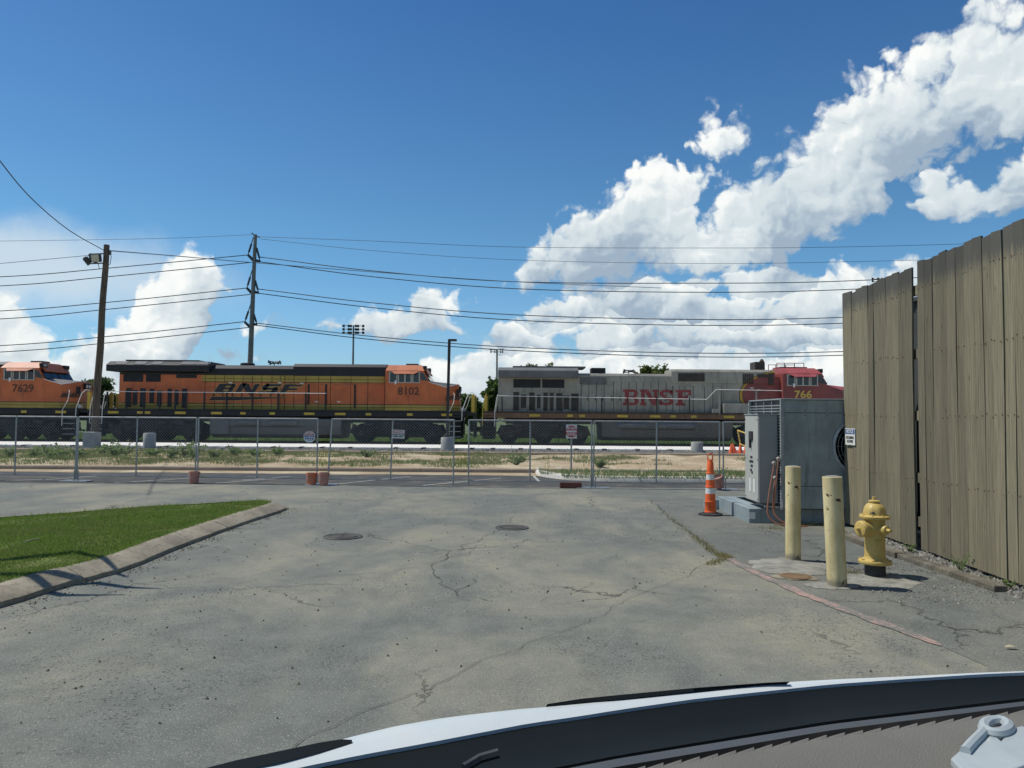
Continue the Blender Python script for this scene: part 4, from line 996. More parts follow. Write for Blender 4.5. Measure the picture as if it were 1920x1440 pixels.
    for s in (-1, 1):
        MB().add([(wx0+0.12,s*1.50,4.19),(wx1-0.02,s*1.50,4.19),(wx1-0.28,s*1.88,4.01),(wx0+0.38,s*1.88,4.01),(wx0+0.12,s*1.50,4.165),(wx1-0.02,s*1.50,4.165),(wx1-0.28,s*1.88,3.985),(wx0+0.38,s*1.88,3.985)],
                 [(0,1,2,3),(7,6,5,4),(0,4,5,1),(1,5,6,2),(2,6,7,3),(3,7,4,0)]).build('awning', ro, cab)
        MB().box(wx0+0.34, wx0+0.44, s*1.56-0.02, s*1.56+0.02, 3.40, 3.62).build('mirror', 'loco_white', cab)
    # nose
    n = bpy.data.objects.new('nose', None); COL.objects.link(n); n.parent = root
    A, B, Cc = (ce-0.10, 1.5, 3.56), (ce+0.85, 1.32, 3.26), ((20.5+sh), 0.62, 3.46)
    zb = DK
    def my(p, s): return (p[0], s*p[1], p[2])
    vs = [my(A,-1), my(B,-1), my(Cc,-1), my(Cc,1), my(B,1), my(A,1), (A[0],-1.5,zb), (B[0],-1.36,zb), ((20.62+sh),-0.72,zb), ((20.62+sh),0.72,zb), (B[0],1.36,zb), (A[0],1.5,zb), (ce-0.05,-0.8,3.62), (ce-0.05,0.8,3.62)]
    m = MB().add(vs, [(0,6,7,1),(1,7,8,2),(2,8,9,3),(3,9,10,4),(4,10,11,5),(6,11,10,9,8,7),(0,5,11,6)]); m.build('nose_shell', liv, n)
    m = MB().add([vs[0],vs[1],vs[2],vs[3],vs[4],vs[5],vs[12],vs[13]], [(0,1,6),(1,2,6),(2,3,7,6),(3,4,7),(4,5,7),(0,6,7,5)]); m.build('nose_top', 'nose_grey' if O else 'red_roof', n)
    for s in (-1, 1):
        a, b, c = Vector(my(A,s)), Vector(my(B,s)), Vector(my(Cc,s)); o = Vector((0,s*0.012,0.006))
        if O: MB().bar(a+o, b+o, 0.03, 0.035).bar(b+o, c+o, 0.03, 0.035).build('nose_trim', 'loco_white', n)
    MB().obox(((20.56+sh),0,3.18), (0.06,0,0), (0,0.32,0), (0.01,0,0.17)).build('headlight_box', 'vent_black', n)
    for y in (-0.14, 0.14):
        MB().lathe([(0.10,0),(0.11,0.03),(0.02,0.035)], ((20.62+sh),y,3.18), (1,0,0), 14).build('headlight', 'loco_white', n)
    for s in (-1, 1):
        MB().obox(((20.50+sh),s*0.80,2.95), (0.07,0,0), (0,0.10,0), (0,0,0.2)).build('class_light', 'vent_black', n)
        MB().obox(((20.78+sh),s*1.05,1.98), (0.06,0,0), (0,0.12,0), (0,0,0.1)).build('ditch_light', 'loco_white', n)
    # diagonal nose face carries letters
    if O:
        fdir = (Vector(((20.62+sh),-0.72,0)) - Vector((B[0],-1.36,0))); ang = math.atan2(fdir.y, fdir.x)
        mid = Vector(((20.20+sh),-1.08,2.62)) + Vector((math.sin(ang), -math.cos(ang), 0))*0.07
        text('BNSF', 0.34, 'nose_lettering', 'letter_black', n, mid, 1.35, 0.012, 0.35, rot=(R(90),0,ang))
    # front platform, pilot, steps, rails
    MB().box((20.6+sh), xf-0.02, -1.4, 1.4, 1.62, DK-0.075).build('front_platform', 'black_paint' if O else 'brown_under', root)
    MB().prism([(-1.45,1.62),(1.45,1.62),(1.45,1.2),(1.1,0.35),(-1.1,0.35),(-1.45,1.2)], 'x', xf-0.1, xf).build('pilot', und, root)
    MB().prism([(-1.45,1.5),(1.45,1.5),(1.3,0.45),(-1.3,0.45)], 'x', xr-0.12, xr-0.02).build('rear_pilot', und, root)
    steps(root, (20.05+sh), (20.70+sh), 'black_paint' if O else 'brown_under', 'galvanised' if O else 'brown_grille')
    steps(root, -0.80, -0.15, 'black_paint' if O else 'brown_under', 'galvanised' if O else 'brown_grille')
    coupler(root, xf+0.28, 1); coupler(root, xr-0.42, -1)
    wr = 'loco_white'
    for s in (-1, 1):
        seg(root, 'grab_rail', wr, [((20.0+sh),s*1.52,0.85),((20.0+sh),s*1.52,1.75),((20.30+sh),s*1.5,2.35),((20.35+sh),s*1.45,2.82),((20.28+sh),s*1.38,2.92)])
        seg(root, 'grab_rail', wr, [((20.78+sh),s*1.52,1.3),((20.80+sh),s*1.52,1.9),((21.10+sh),s*1.5,2.75),((21.30+sh),s*1.46,2.95),((21.45+sh),s*1.3,2.93)])
        seg(root, 'grab_rail', wr, [(-0.14,s*1.52,1.0),(-0.12,s*1.52,1.9),(-0.02,s*1.52,2.6),(0.05,s*1.52,2.86)])
        seg(root, 'grab_rail', wr if O else 'loco_yellow', [(-0.84,s*1.52,1.0),(-0.82,s*1.52,2.0),(-0.66,s*1.5,2.75),(-0.62,s*1.4,2.9)])
        MB().box((21.32+sh), (21.50+sh), s*1.25-0.08, s*1.25+0.08, DK-0.08, 2.85).build('end_post', 'loco_yellow', root)
        MB().box(-0.74, -0.60, s*1.25-0.06, s*1.25+0.06, DK, 2.8).build('end_post', 'loco_yellow', root)
        # side handrail and stanchions
        if O:
            seg(root, 'handrail', wr, [(0.05,s*1.52,2.86),(12.9,s*1.52,2.84)], 0.02)
            P = [0.15,1.25,2.3,3.2,4.1,4.75,5.8,7.1,8.6,10.1,11.7,12.85]
            for x in P: MB().box(x-0.05, x+0.05, s*1.52-0.025, s*1.52+0.025, DK-0.06, 2.84).build('stanchion', 'black_paint', root)
            seg(root, 'lower_rail', 'black_paint', [(0.15,s*1.52,2.2),(12.85,s*1.52,2.2)], 0.018)
            for (x, z0, z1) in ((11.72,2.2,3.40),(12.75,2.2,3.40),(14.45,2.0,3.40)): MB().box(x-0.05, x+0.05, s*1.02-0.03, s*1.02+0.03, z0, z1).build('grab_post', 'black_paint', root)
            seg(root, 'hood_rail', 'orange_roof', [(11.0,s*1.03,3.36),(16.2,s*1.03,3.36)], 0.02)
        else:
            seg(root, 'handrail', wr, [(0.05,s*1.52,2.78),(12.2,s*1.52,2.66),(12.75,s*1.52,3.24),(16.6,s*1.52,3.20)], 0.02)
            for x in (0.3,2.2,4.7,6.1,7.6,9.3,11.2): MB().box(x-0.04, x+0.04, s*1.52-0.02, s*1.52+0.02, DK-0.06, 2.72).build('stanchion', 'brown_grille', root)
            for x in (12.95,15.1): MB().box(x-0.04, x+0.04, s*1.52-0.02, s*1.52+0.02, DK-0.06, 3.2).build('stanchion', 'warbonnet_grey', root)
    ez = (5.62,6.2,6.75,7.3,7.85,8.4,8.95,9.55,10.05,10.3,10.85,11.55,12.3,13.0,14.2,15.2,16.2) if O else (4.95,5.4,5.85,6.3,6.85,7.3,7.75,8.2,8.6,9.05,9.5,9.95,10.35,10.75,11.05,11.55,12.2,12.7,13.2)
    for x in ez:
        for s in (-1, 1): MB().box(x-0.013, x+0.013, s*(HW+0.020)-0.012, s*(HW+0.020)+0.012, zd0, zd1 if x < 10.3 else zt2).build('door_seam', 'seam', root)
    # lettering on the camera side and the far side
    if O:
        text(number, 0.62, 'road_number', 'number_dark', cab, (xc+1.36, -1.512, 2.99), 1.02, 0.012)
        y = -HW-0.045
        wide_bnsf(root, 6.12, 2.82, y, 'letter_gold', 0.035, 0.0)
        wide_bnsf(root, 6.12, 2.82, y-0.012, 'letter_black', 0.0, 0.0)
        sw = [(5.9,2.40),(6.05,2.62),(10.7,2.60),(8.6,2.48),(7.4,2.40)]
        MB().prism([(p[0]-0.02, p[1]+(0.03 if p[1] > 2.5 else -0.03)) for p in sw], 'y', y-0.004, y+0.01).build('swoosh_outline', 'letter_gold', root)
        MB().prism(sw, 'y', y-0.014, y+0.004).build('swoosh', 'letter_black', root)
    else:
        text(number, 0.60, 'road_number', 'number_yellow', cab, (xc+1.15, -1.512, 2.97), 1.15, 0.012)
        slab_bnsf(root, 7.40, 2.30, -HW-0.045)
    # stencils
    for (x, z) in ((7.0,3.42),(9.9,3.44),(11.2,3.42),(6.3,2.36),(12.1,2.34),(13.4,2.34)) if O else ((14.9,3.34),(15.3,3.22)):
        MB().box(x, x+0.2, -HW-0.036, -HW-0.02, z, z+0.05).build('stencil', 'loco_white', root)
    return root
def wide_bnsf(root, x0, z0, y, mat, g, _):
    """wide italic B N S F: heavy slanted strokes"""
    m = MB(); H = 0.56; SH = 0.62
    def Q(pts):
        c = (sum(p[0] for p in pts)/len(pts), sum(p[1] for p in pts)/len(pts))
        P = [(p[0] + (g if p[0] > c[0] else -g), p[1] + (g if p[1] > c[1] else -g)) for p in pts]
        m.prism([(x0+p[0]+SH*p[1], z0+p[1]) for p in P], 'y', y-0.005, y+0.005)
    def R_(a, b, c, d): Q([(a,c),(b,c),(b,d),(a,d)])
    # B
    R_(0,0.44,0,H); R_(0.44,0.92,0,0.13); R_(0.44,0.90,H-0.13,H); R_(0.44,0.90,0.23,0.34); Q([(0.80,0.06),(0.92,0.0),(1.05,0.08),(1.05,0.22),(0.94,0.29),(0.80,0.27)]); Q([(0.80,0.30),(0.93,0.28),(1.03,0.34),(1.03,0.48),(0.92,H),(0.80,H-0.06)])
    # N
    o = 1.24; R_(o,o+0.34,0,H); R_(o+0.86,o+1.16,0,H); Q([(o+0.10,H),(o+0.48,H),(o+1.08,0),(o+0.70,0)])
    # S
    o = 2.62; R_(o+0.16,o+1.05,H-0.13,H); R_(o+0.16,o+0.94,0.22,0.35); R_(o-0.02,o+0.92,0,0.13); Q([(o+0.02,0.30),(o+0.16,0.23),(o+0.34,0.23),(o+0.34,H-0.02),(o+0.16,H),(o+0.02,H-0.08)]); Q([(o+0.72,0.02),(o+0.90,0.0),(o+1.06,0.09),(o+1.06,0.27),(o+0.90,0.35),(o+0.72,0.33)])
    # F
    o = 3.86; R_(o,o+0.34,0,H); R_(o+0.34,o+1.06,H-0.13,H); R_(o+0.34,o+0.90,0.20,0.32)
    m.build('hood_lettering', mat, root)
def slab_bnsf(root, x0, z0, y):
    """heavy slab-serif B N S F built from strokes"""
    H = 0.92; m = MB()
    def R_(a, b, c, d): m.box(x0+a, x0+b, y-0.006, y+0.006, z0+c, z0+d)
    # B
    R_(0.0,0.30,0,0.14); R_(0.0,0.30,H-0.14,H); R_(0.12,0.36,0.14,H-0.14); R_(0.30,0.66,0,0.14); R_(0.30,0.64,H-0.14,H); R_(0.36,0.66,0.40,0.53)
    def arc(cx, cz, rx, rz, w, a0, a1, n=8):
        P = []
        for k in range(n+1):
            t = R(a0+(a1-a0)*k/n); P.append((cx+rx*math.cos(t), cz+rz*math.sin(t), cx+(rx-w)*math.cos(t), cz+(rz-w*0.62)*math.sin(t)))
        for a, b in zip(P, P[1:]):
            m.prism([(x0+a[0],z0+a[1]),(x0+b[0],z0+b[1]),(x0+b[2],z0+b[3]),(x0+a[2],z0+a[3])], 'y', y-0.006, y+0.006)
    arc(0.63, 0.694, 0.25, 0.226, 0.22, -90, 90); arc(0.65, 0.233, 0.29, 0.233, 0.24, -90, 90)
    # N
    o = 1.02
    R_(o,o+0.36,0,0.13); R_(o+0.06,o+0.26,0.13,H-0.13); R_(o,o+0.30,H-0.13,H); R_(o+0.72,o+1.10,H-0.13,H); R_(o+0.82,o+1.0,0.0,H-0.13)
    m.prism([(x0+o+0.20,z0+H),(x0+o+0.48,z0+H),(x0+o+1.0,z0),(x0+o+0.74,z0)], 'y', y-0.008, y+0.004)
    # S
    o = 2.56
    arc(o, 0.69, 0.40, 0.235, 0.22, 20, 270, 12); arc(o, 0.235, 0.42, 0.24, 0.24, -160, 90, 12)
    R_(o+0.24,o+0.38,0.62,H-0.03); R_(o-0.42,o-0.27,0.03,0.32)
    # F
    o = 3.10
    R_(o,o+0.58,0,0.13); R_(o+0.14,o+0.40,0.13,H-0.13); R_(o,o+0.90,H-0.14,H); R_(o+0.40,o+0.66,0.40,0.54); R_(o+0.60,o+0.72,0.32,0.62); R_(o+0.76,o+0.92,0.60,H-0.14)
    m.build('hood_lettering', 'letter_red', root)
locomotive('orange locomotive 8102 with BNSF on its hood, behind the dark lamp post', 197, 'orange', '8102')
locomotive('orange locomotive 7629 of which the cab and nose show beside the wooden pole', 197-723, 'orange', '7629')
locomotive('grey locomotive with red BNSF letters and a red and yellow cab, 766', 932, 'warbonnet', '766')
# ================================================================ TEMPORARY FENCE
PANELS = [  # left post px, right post px, distance left, distance right, lean, label
 (-312, -84, 21.80, 21.65, 0.0, 'chain-link fence panel standing before the long hood of locomotive 7629'),
 (-80, 146, 21.65, 21.50, 0.0, 'chain-link fence panel in front of the cab and steps of locomotive 7629'),
 (149, 370, 21.45, 21.30, 0.0, 'chain-link fence panel in front of the wooden pole and its concrete base'),
 (374, 597, 21.20, 20.95, 0.0, 'chain-link fence panel carrying the octagonal stop sign'),
 (624, 852, 20.85, 20.70, -0.10, 'leaning chain-link fence panel carrying the danger sign'),
 (880, 1110, 20.65, 20.55, 0.0, 'chain-link fence panel standing in front of the do not enter sign'),
 (1115, 1349, 20.50, 20.40, -0.03, 'chain-link fence panel between the brick and the tipped bucket'),
 (1356, 1590, 20.35, 20.2, 0.0, 'chain-link fence panel half hidden behind the air conditioning unit'),
]
def chainlink(w, z0, z1, pitch=0.080):
    m = MB(); r = 0.0028
    H = z1-z0; n = int((w+H)/pitch)+1
    for s in (1, -1):
        for k in range(n+1):
            c = -H + k*pitch if s > 0 else k*pitch
            # line x = c + s*z
            pts = []
            for z in (0.0, H):
                pts.append([c + s*z, z])
            (xa, za), (xb, zb) = pts
            def clip(x, z, x2, z2):
                if x < 0: z = z + (0-x)*(z2-z)/(x2-x) if x2 != x else z; x = 0
                if x > w: z = z + (w-x)*(z2-z)/(x2-x) if x2 != x else z; x = w
                return x, z
            if (xa < 0 and xb < 0) or (xa > w and xb > w): continue
            A = clip(xa, za, xb, zb); B = clip(xb, zb, xa, za)
            if abs(A[0]-B[0]) < 0.02: continue
            y = 0.002*s
            m.add([(A[0]-r, y, z0+A[1]), (A[0]+r, y, z0+A[1]), (B[0]+r, y, z0+B[1]), (B[0]-r, y, z0+B[1]), (A[0], y+r, z0+A[1]), (B[0], y+r, z0+B[1])],
                  [(0,1,2,3),(1,4,5,2),(4,0,3,5)])
    return m
PANEL_ROOTS = []
for (pa, pb, da, db, lean, label) in PANELS:
    xa, xb = (pa-960)/1442*da, (pb-960)/1442*db
    a, b = Vector((xa, da, 0)), Vector((xb, db, 0)); w = (b-a).length
    root = thing('chain_link_fence', label, 'fence', (xa, da, 0), math.atan2(db-da, xb-xa), 'temporary chain-link fence panels')
    root.rotation_euler = Euler((0, 0, math.atan2(db-da, xb-xa)))
    PANEL_ROOTS.append(root)
    T = 1.80
    def tilt(x, z): return x - lean*(z-T)*0.6*(1 - x/w)
    for name, x, zb in (('post', 0.0, 0.04), ('post', w/2, 0.16), ('post', w, 0.04)):
        MB().tube([(tilt(x,zb),0,zb), (tilt(x,T),0,T)], 0.021 if name == 'post' else 0.016, 8).build(name, 'galvanised', root, smooth=True)
    MB().tube([(0,0,T-0.02), (w,0,T-0.02)], 0.021, 8).build('top_rail', 'galvanised', root, smooth=True)
    MB().tube([(tilt(0,0.16),0,0.16), (w,0,0.16)], 0.012, 6).build('bottom_rail', 'galvanised', root, smooth=True)
    o = chainlink(w, 0.17, T-0.03).build('chain_link', 'wire', root, kind='stuff')
    if lean:
        me = o.data
        for v in me.vertices: v.co.x = tilt(v.co.x, v.co.z)
for (px, d, w, lab) in ((148,21.45,0.75,'flat steel fence foot on the pavement, in front of the wooden pole'), (607,20.9,0.85,'flat steel fence foot holding the two pink buckets'), (1113,20.5,0.9,'flat steel fence foot beside the brick'), (1356,20.35,0.8,'flat steel fence foot beside the tipped bucket')):
    root = thing('steel_stand', lab, 'stand', ((px-960)/1442*d, d, 0.0), 0, 'steel feet of the fence panels')
    MB().box(-w/2, w/2, -0.20, 0.20, 0.0, 0.02).build('foot_plate', 'galvanised', root, bevel=0.005)
    for x in (-0.06, 0.06): MB().tube([(x,0,0.02),(x,0,0.30)], 0.014, 8).build('stub', 'galvanised', root)
# buckets
def bucket(px, d, label, mat, tipped=False, h=0.36, base=0.0):
    root = thing('bucket', label, 'bucket', ((px-960)/1442*d, d, base), 0.4, 'plastic buckets weighing down the fence feet'); root.scale = (0.88, 0.88, 0.88)
    MB().lathe([(0.02,0),(0.125,0),(0.13,0.01),(0.152,h-0.10),(0.160,h-0.10),(0.160,h-0.085),(0.154,h-0.085),(0.156,h-0.05),(0.164,h-0.05),(0.164,h-0.035),(0.157,h-0.035),(0.160,h),(0.150,h),(0.145,h-0.06),(0.02,h-0.065)], seg=28).build('pail', mat, root, smooth=True)
    MB().lathe([(0.02,h-0.062),(0.146,h-0.060),(0.146,h-0.055),(0.02,h-0.05)], seg=20).build('filling', 'bucket_inside', root)
    pts = [(0.165*math.cos(t), -0.165*math.sin(t), h-0.04-0.17*math.sin(t)) for t in [math.pi*k/14 for k in range(15)]]
    MB().tube(pts, 0.005, 5).build('handle', 'galvanised', root)
    for s in (-1, 1): MB().box(s*0.165-0.012, s*0.165+0.012, -0.02, 0.02, h-0.06, h-0.02).build('handle_lug', mat, root)
    if tipped:
        root.rotation_euler = (R(12), R(-24), 0.3); root.location.z = 0.075
    return root
bucket(368, 21.1, 'pink bucket standing alone at a fence post before the big orange locomotive', 'bucket_pink')
bucket(587, 20.85, 'orange-pink bucket with its handle hanging, left behind the fence foot plate', 'bucket_orange', h=0.37)
bucket(610, 20.75, 'pale pink bucket standing on the fence foot plate', 'bucket_pink', h=0.37, base=0.02)
bucket(1349, 20.3, 'tipped pale pink bucket leaning at the fence behind the orange channelizer', 'bucket_pink', True)
p = on(1070, 915)
o = MB().obox((0,0,0.07), (0.28,0.02,0), (-0.01,0.10,0), (0,0,0.07)).build('brick_block', 'brick_red', bevel=0.008, loc=(p.x, p.y, 0)); tag(o, 'single red-brown brick block lying at the fence foot', 'brick')
# ---- signs
def panel_at(root, px, py, d):
    return at(px, py, d)
p = at(580, 819, 20.88)
sg = thing('stop_sign', 'small octagonal stop sign with white and blue lower half wired to the fence', 'sign', p)
def octo(r, y0, y1): return MB().prism([(r*math.cos(R(22.5+45*k)), r*math.sin(R(22.5+45*k))) for k in range(8)], 'y', y0, y1)
octo(0.165, -0.008, 0.004).build('plate', 'sign_white', sg)
MB().prism([(-0.135,0.042),(-0.072,0.140),(0.072,0.140),(0.135,0.042)], 'y', -0.011, -0.007).build('red_field', 'sign_red', sg)
text('STOP', 0.088, 'lettering', 'sign_white', sg, (0,-0.013,0.088), 0.9, 0.004, extrude=0.002)
text('WEAR YOUR', 0.050, 'lettering', 'sign_blue', sg, (0,-0.011,0.008), 0.95, 0.003, extrude=0.002)
for k, x in enumerate((-0.095,-0.032,0.032,0.095)):
    MB().lathe([(0.026,0),(0.026,0.004),(0.02,0.005)], (x,-0.008,-0.048-0.005*(k % 2)), (0,-1,0), 12).build('pictogram', 'sign_blue', sg)
MB().box(-0.06, 0.06, -0.011, -0.007, -0.112, -0.098).build('caption_bar', 'sign_cyan', sg)
p = at(747, 814, 20.72)
sg = thing('danger_sign', 'white danger sign with a dark red header on the leaning fence panel', 'sign', p)
sg.rotation_euler = (0, R(2), 0)
MB().box(-0.165, 0.165, -0.008, 0.004, -0.115, 0.115).build('plate', 'sign_white', sg)
MB().box(-0.152, 0.152, -0.011, -0.007, 0.022, 0.102).build('red_field', 'sign_red', sg)
text('DANGER', 0.088, 'lettering', 'sign_white', sg, (0,-0.013,0.062), 0.92, 0.003, extrude=0.002)
text('CONSTRUCTION AREA', 0.040, 'lettering', 'sign_black', sg, (0,-0.011,-0.015), 0.78, 0.002, extrude=0.002)
text('KEEP OUT', 0.050, 'lettering', 'sign_black', sg, (0,-0.011,-0.065), 1.15, 0.003, extrude=0.002)
b = on(1071, 884, 0.12)
sg = thing('do_not_enter_sign', 'white square do not enter sign with red disc on a steel post', 'sign', (b.x, b.y, 0.1))
k = b.y/1442
zt, zb_, w2 = 1.9+(781-797)*-k*-1, 0, 10.0*k
z0, z1 = CAM_H-(822-780.8)*k-0.1, CAM_H-(796-780.8)*k-0.1
MB().box(-0.028, 0.028, -0.018, 0.018, -0.1, z1+0.02).build('post', 'galvanised', sg)
MB().box(-w2, w2, -0.032, -0.022, z0, z1).build('plate', 'sign_white', sg)
zm, rr = (z0+z1)/2, (z1-z0)*0.45
MB().lathe([(rr*0.95,0),(rr*0.95,0.004),(0.01,0.005)], (0,-0.033,zm), (0,-1,0), 32).build('red_disc', 'sign_red', sg)
MB().box(-rr*0.80, rr*0.80, -0.043, -0.036, zm-rr*0.14, zm+rr*0.16).build('white_bar', 'sign_white', sg)
text('DO NOT', rr*0.50, 'lettering', 'sign_white', sg, (0,-0.041,zm+rr*0.50), 0.85, 0.003, extrude=0.002)
text('ENTER', rr*0.50, 'lettering', 'sign_white', sg, (0,-0.041,zm-rr*0.48), 0.9, 0.003, extrude=0.002)

# ================================================================ LAMP BASES, POLES, LAMPS
def lamp_base(px, y0, y1, wpx, label, square=False):
    # distance from the survey width of a 0.6 m base
    d = 36.75; rb = wpx/2/1442.0*d; p = at(px, y1, d)
    root = thing('concrete_pier', label, 'pier', (p.x, p.y, 0.16), 0, 'concrete lamp post bases')
    h = (y1-y0)/1442*d + (p.z-0.16)
    if square: MB().box(-rb, rb, -rb, rb, 0, h).build('pier', 'grey_concrete', root, bevel=0.02)
    else: MB().lathe([(rb,0),(rb,h-0.02),(rb-0.015,h)], seg=28).build('pier', 'grey_concrete', root, smooth=True)
    for q in range(4):
        a = q*math.pi/2+0.78; MB().cyl((0.15*math.cos(a),0.15*math.sin(a),h-0.01), (0.15*math.cos(a),0.15*math.sin(a),h+0.05), 0.012, seg=6).build('anchor_bolt', 'galvanised', root)
    return root, p, h
lamp_base(280, 812, 839, 22, 'bare concrete lamp base in front of the 8102 rear truck')
lamp_base(172, 810, 836, 23, 'square concrete lamp base directly behind the wooden pole', True)
lamp_base(1307, 829, 859, 22, 'bare concrete lamp base in front of the grey locomotive tank')
_, p, h = lamp_base(838, 820, 846, 23, 'concrete base that carries the dark lamp post')
z = 0.16+h
lt = thing('lamp_post', 'slim dark bronze lamp post with one flat head, standing on a concrete base', 'lamp post', (p.x, p.y, z))
H = at(842, 636, p.y).z - z
MB().box(-0.14, 0.14, -0.14, 0.14, 0.0, 0.03).build('base_plate', 'dark_bronze', lt)
MB().lathe([(0.12,0.03),(0.10,0.16),(0.07,0.18)], seg=16).build('base_cover', 'dark_bronze', lt)
MB().bar((0,0,0.03), (0.06,0,H), 0.13, 0.13).build('pole', 'dark_bronze', lt)
MB().bar((0.06,0,H-0.06), (0.24,0,H-0.06), 0.08, 0.06).build('arm', 'dark_bronze', lt)
MB().prism([(0.02,-0.16),(0.02,0.16),(0.34,0.18),(0.42,0.10),(0.42,-0.10),(0.34,-0.18)], 'z', H-0.09, H).build('lamp_head', 'dark_bronze', lt, bevel=0.02)

# wooden utility pole with floodlights
b = at(175, 848, 37.0); t_ = at(200, 459, 36.6)
wp = thing('utility_pole', 'leaning wooden utility pole with a cluster of floodlights near its top', 'utility pole', (b.x, b.y, 0.15))
B0, T0 = Vector((0,0,-0.1)), Vector((t_.x-b.x, t_.y-b.y, t_.z-0.15))
MB().tube([B0.lerp(T0, k/12) + Vector((0.02*math.sin(k*1.3),0,0)) for k in range(13)], [0.185-0.055*k/12 for k in range(13)], 14).build('pole', 'bark', wp, smooth=True)
def onpole(py): 
    f = (848-py)/(848-459); return B0.lerp(T0, f)
def flood(c, yaw, pitch, w=0.42, h=0.36, lens=True):
    rot = Matrix.Rotation(yaw, 3, 'Z') @ Matrix.Rotation(pitch, 3, 'X')
    ax, ay, az = rot @ Vector((w/2,0,0)), rot @ Vector((0,0.09,0)), rot @ Vector((0,0,h/2))
    f = MB().obox(c, ax, ay, az).build('floodlight', 'lamp_body', wp, bevel=0.02)
    if lens:
        for i in range(3):
            for j in range(2):
                q = c + ax*(-0.62+0.62*i) + az*(-0.42+0.84*j) - ay*1.02
                MB().obox(q, ax*0.24, ay*0.06, az*0.32).build('lamp_cell', 'lamp_lens', f)
        MB().obox(c - ay*1.0, ax*0.92, ay*0.03, az*0.88).build('lens', 'lamp_lens', f)
    for k in range(5): MB().obox(c + ay*1.25 + ax*(-0.8+0.4*k), ax*0.06, ay*0.3, az*0.8).build('cooling_fin', 'lamp_body', f)
    return f
c = onpole(486)
flood(c + Vector((-0.30,-0.28,-0.02)), R(-8), R(12))
flood(c + Vector((-0.85,-0.10,-0.12)), R(-62), R(38), lens=False)
flood(c + Vector((-0.62,0.05,0.05)), R(-110), R(20), 0.36, 0.40, lens=False)
MB().bar(c + Vector((-0.78,-0.05,0.22)), c + Vector((0.05,-0.05,0.26)), 0.05).bar(c + Vector((-0.70,0.02,-0.22)), c + Vector((0.12,0,-0.18)), 0.05).build('bracket', 'lamp_body', wp)
MB().obox(c + Vector((0.13,0.0,0.32)), (0.09,0,0), (0,0.09,0), (0,0,0.10)).build('junction_box', 'lamp_body', wp)
MB().tube([c + Vector((0.16,0,0.30)), c + Vector((0.26,0,0.15)), c + Vector((0.22,0,-0.25)), c + Vector((0.10,-0.05,-0.30))], 0.015, 6).build('conduit', 'lamp_body', wp)
MB().tube([c + Vector((-0.35,0,-0.22)), c + Vector((-0.30,0,-0.45)), c + Vector((-0.15,0,-0.48)), c + Vector((-0.04,0,-0.35))], 0.014, 6).build('drip_loop', 'cable', wp)

# steel transmission pole with braced post insulators
D = 80.0
b = at(464, 800, D); t_ = at(479, 440, D)
tp = thing('transmission_pole', 'tall grey steel transmission pole with three pairs of braced insulators', 'power pole', (b.x, b.y, -0.06))
T0 = Vector((t_.x-b.x, 0, t_.z+0.06))
MB().tube([(0,0,0), T0], [0.34, 0.17], 12).build('pole', 'pole_steel', tp, smooth=True)
def W0(px, py): q = at(px, py, D); return Vector((q.x-b.x, 0, q.z+0.06))
for (ly, lx, ry, rx) in ((478,465,490,488),(540,463,549,485),(604,459,609,482)):
    poleL = W0(477-(ly-440)*0.0415-0.5, ly+10)
    poleR = W0(477-(ry-440)*0.0415+2, ry-2)
    topL = W0(477-(ly-440)*0.0415, ly-34); topR = W0(478-(ly-440)*0.0415, ly-30)
    for (tip, base, top) in ((W0(lx,ly), poleL, topL), (W0(rx,ry), poleR, topR)):
        MB().tube([base, base.lerp(tip,.3), tip], [0.16,0.15,0.13], 8).build('post_insulator', 'insulator', tp)
        MB().tube([top, tip], 0.05, 6).build('brace', 'insulator', tp)
        MB().tube([top.lerp(tip,.4), top.lerp(tip,.85)], 0.11, 8).build('brace_insulator', 'insulator', tp)
MB().bar(W0(472,437), W0(480,444), 0.12).build('shield_bracket', 'insulator', tp)
MB().bar(W0(480,443), W0(487,445), 0.10).build('shield_bracket', 'insulator', tp)
# overhead wires, each sagging between surveyed points on the line of the pole
def wire(name, pts, d, r, mat, label, group, ds=None):
    P = []
    ds = ds or [d]*len(pts)
    Q = [at(px, py, dd) for (px, py), dd in zip(pts, ds)]
    for i in range(len(Q)-1):
        p0, p1, p2, p3 = Q[max(i-1,0)], Q[i], Q[i+1], Q[min(i+2,len(Q)-1)]
        if i == 0: p0 = p1*2-p2
        if i == len(Q)-2: p3 = p2*2-p1
        for k in range(14):
            t = k/14; P.append(0.5*((2*p1) + (p2-p0)*t + (2*p0-5*p1+4*p2-p3)*t*t + (3*p1-p0-3*p2+p3)*t**3))
    P.append(Q[-1])
    o = MB().tube(P, r, 5).build(name, mat, smooth=True); tag(o, label, 'wire', group); return o
lv = ('top', 'middle', 'bottom'); sd = ('upper wire of the pair', 'lower wire of the pair')
LW = [[(465,478),(200,503),(0,519),(-400,532)],[(470,492),(200,519),(0,536),(-400,550)],[(463,540),(200,567),(0,583),(-400,598)],[(469,552),(200,580),(0,598),(-400,612)],[(459,603),(200,631),(0,648),(-400,663)],[(466,614),(200,643),(0,660),(-400,676)]]
RW = [[(488,482),(700,508),(960,528),(1300,531),(1583,527),(2000,505)],[(488,491),(700,519),(960,541),(1300,548),(1583,543),(2000,520)],[(485,542),(700,568),(960,590),(1300,599),(1583,595),(2000,574)],[(485,550),(700,577),(960,600),(1300,610),(1583,606),(2000,586)],[(482,606),(700,631),(960,651),(1300,662),(1583,659),(2000,640)],[(482,610),(700,637),(960,657),(1300,669),(1583,666),(2000,648)]]
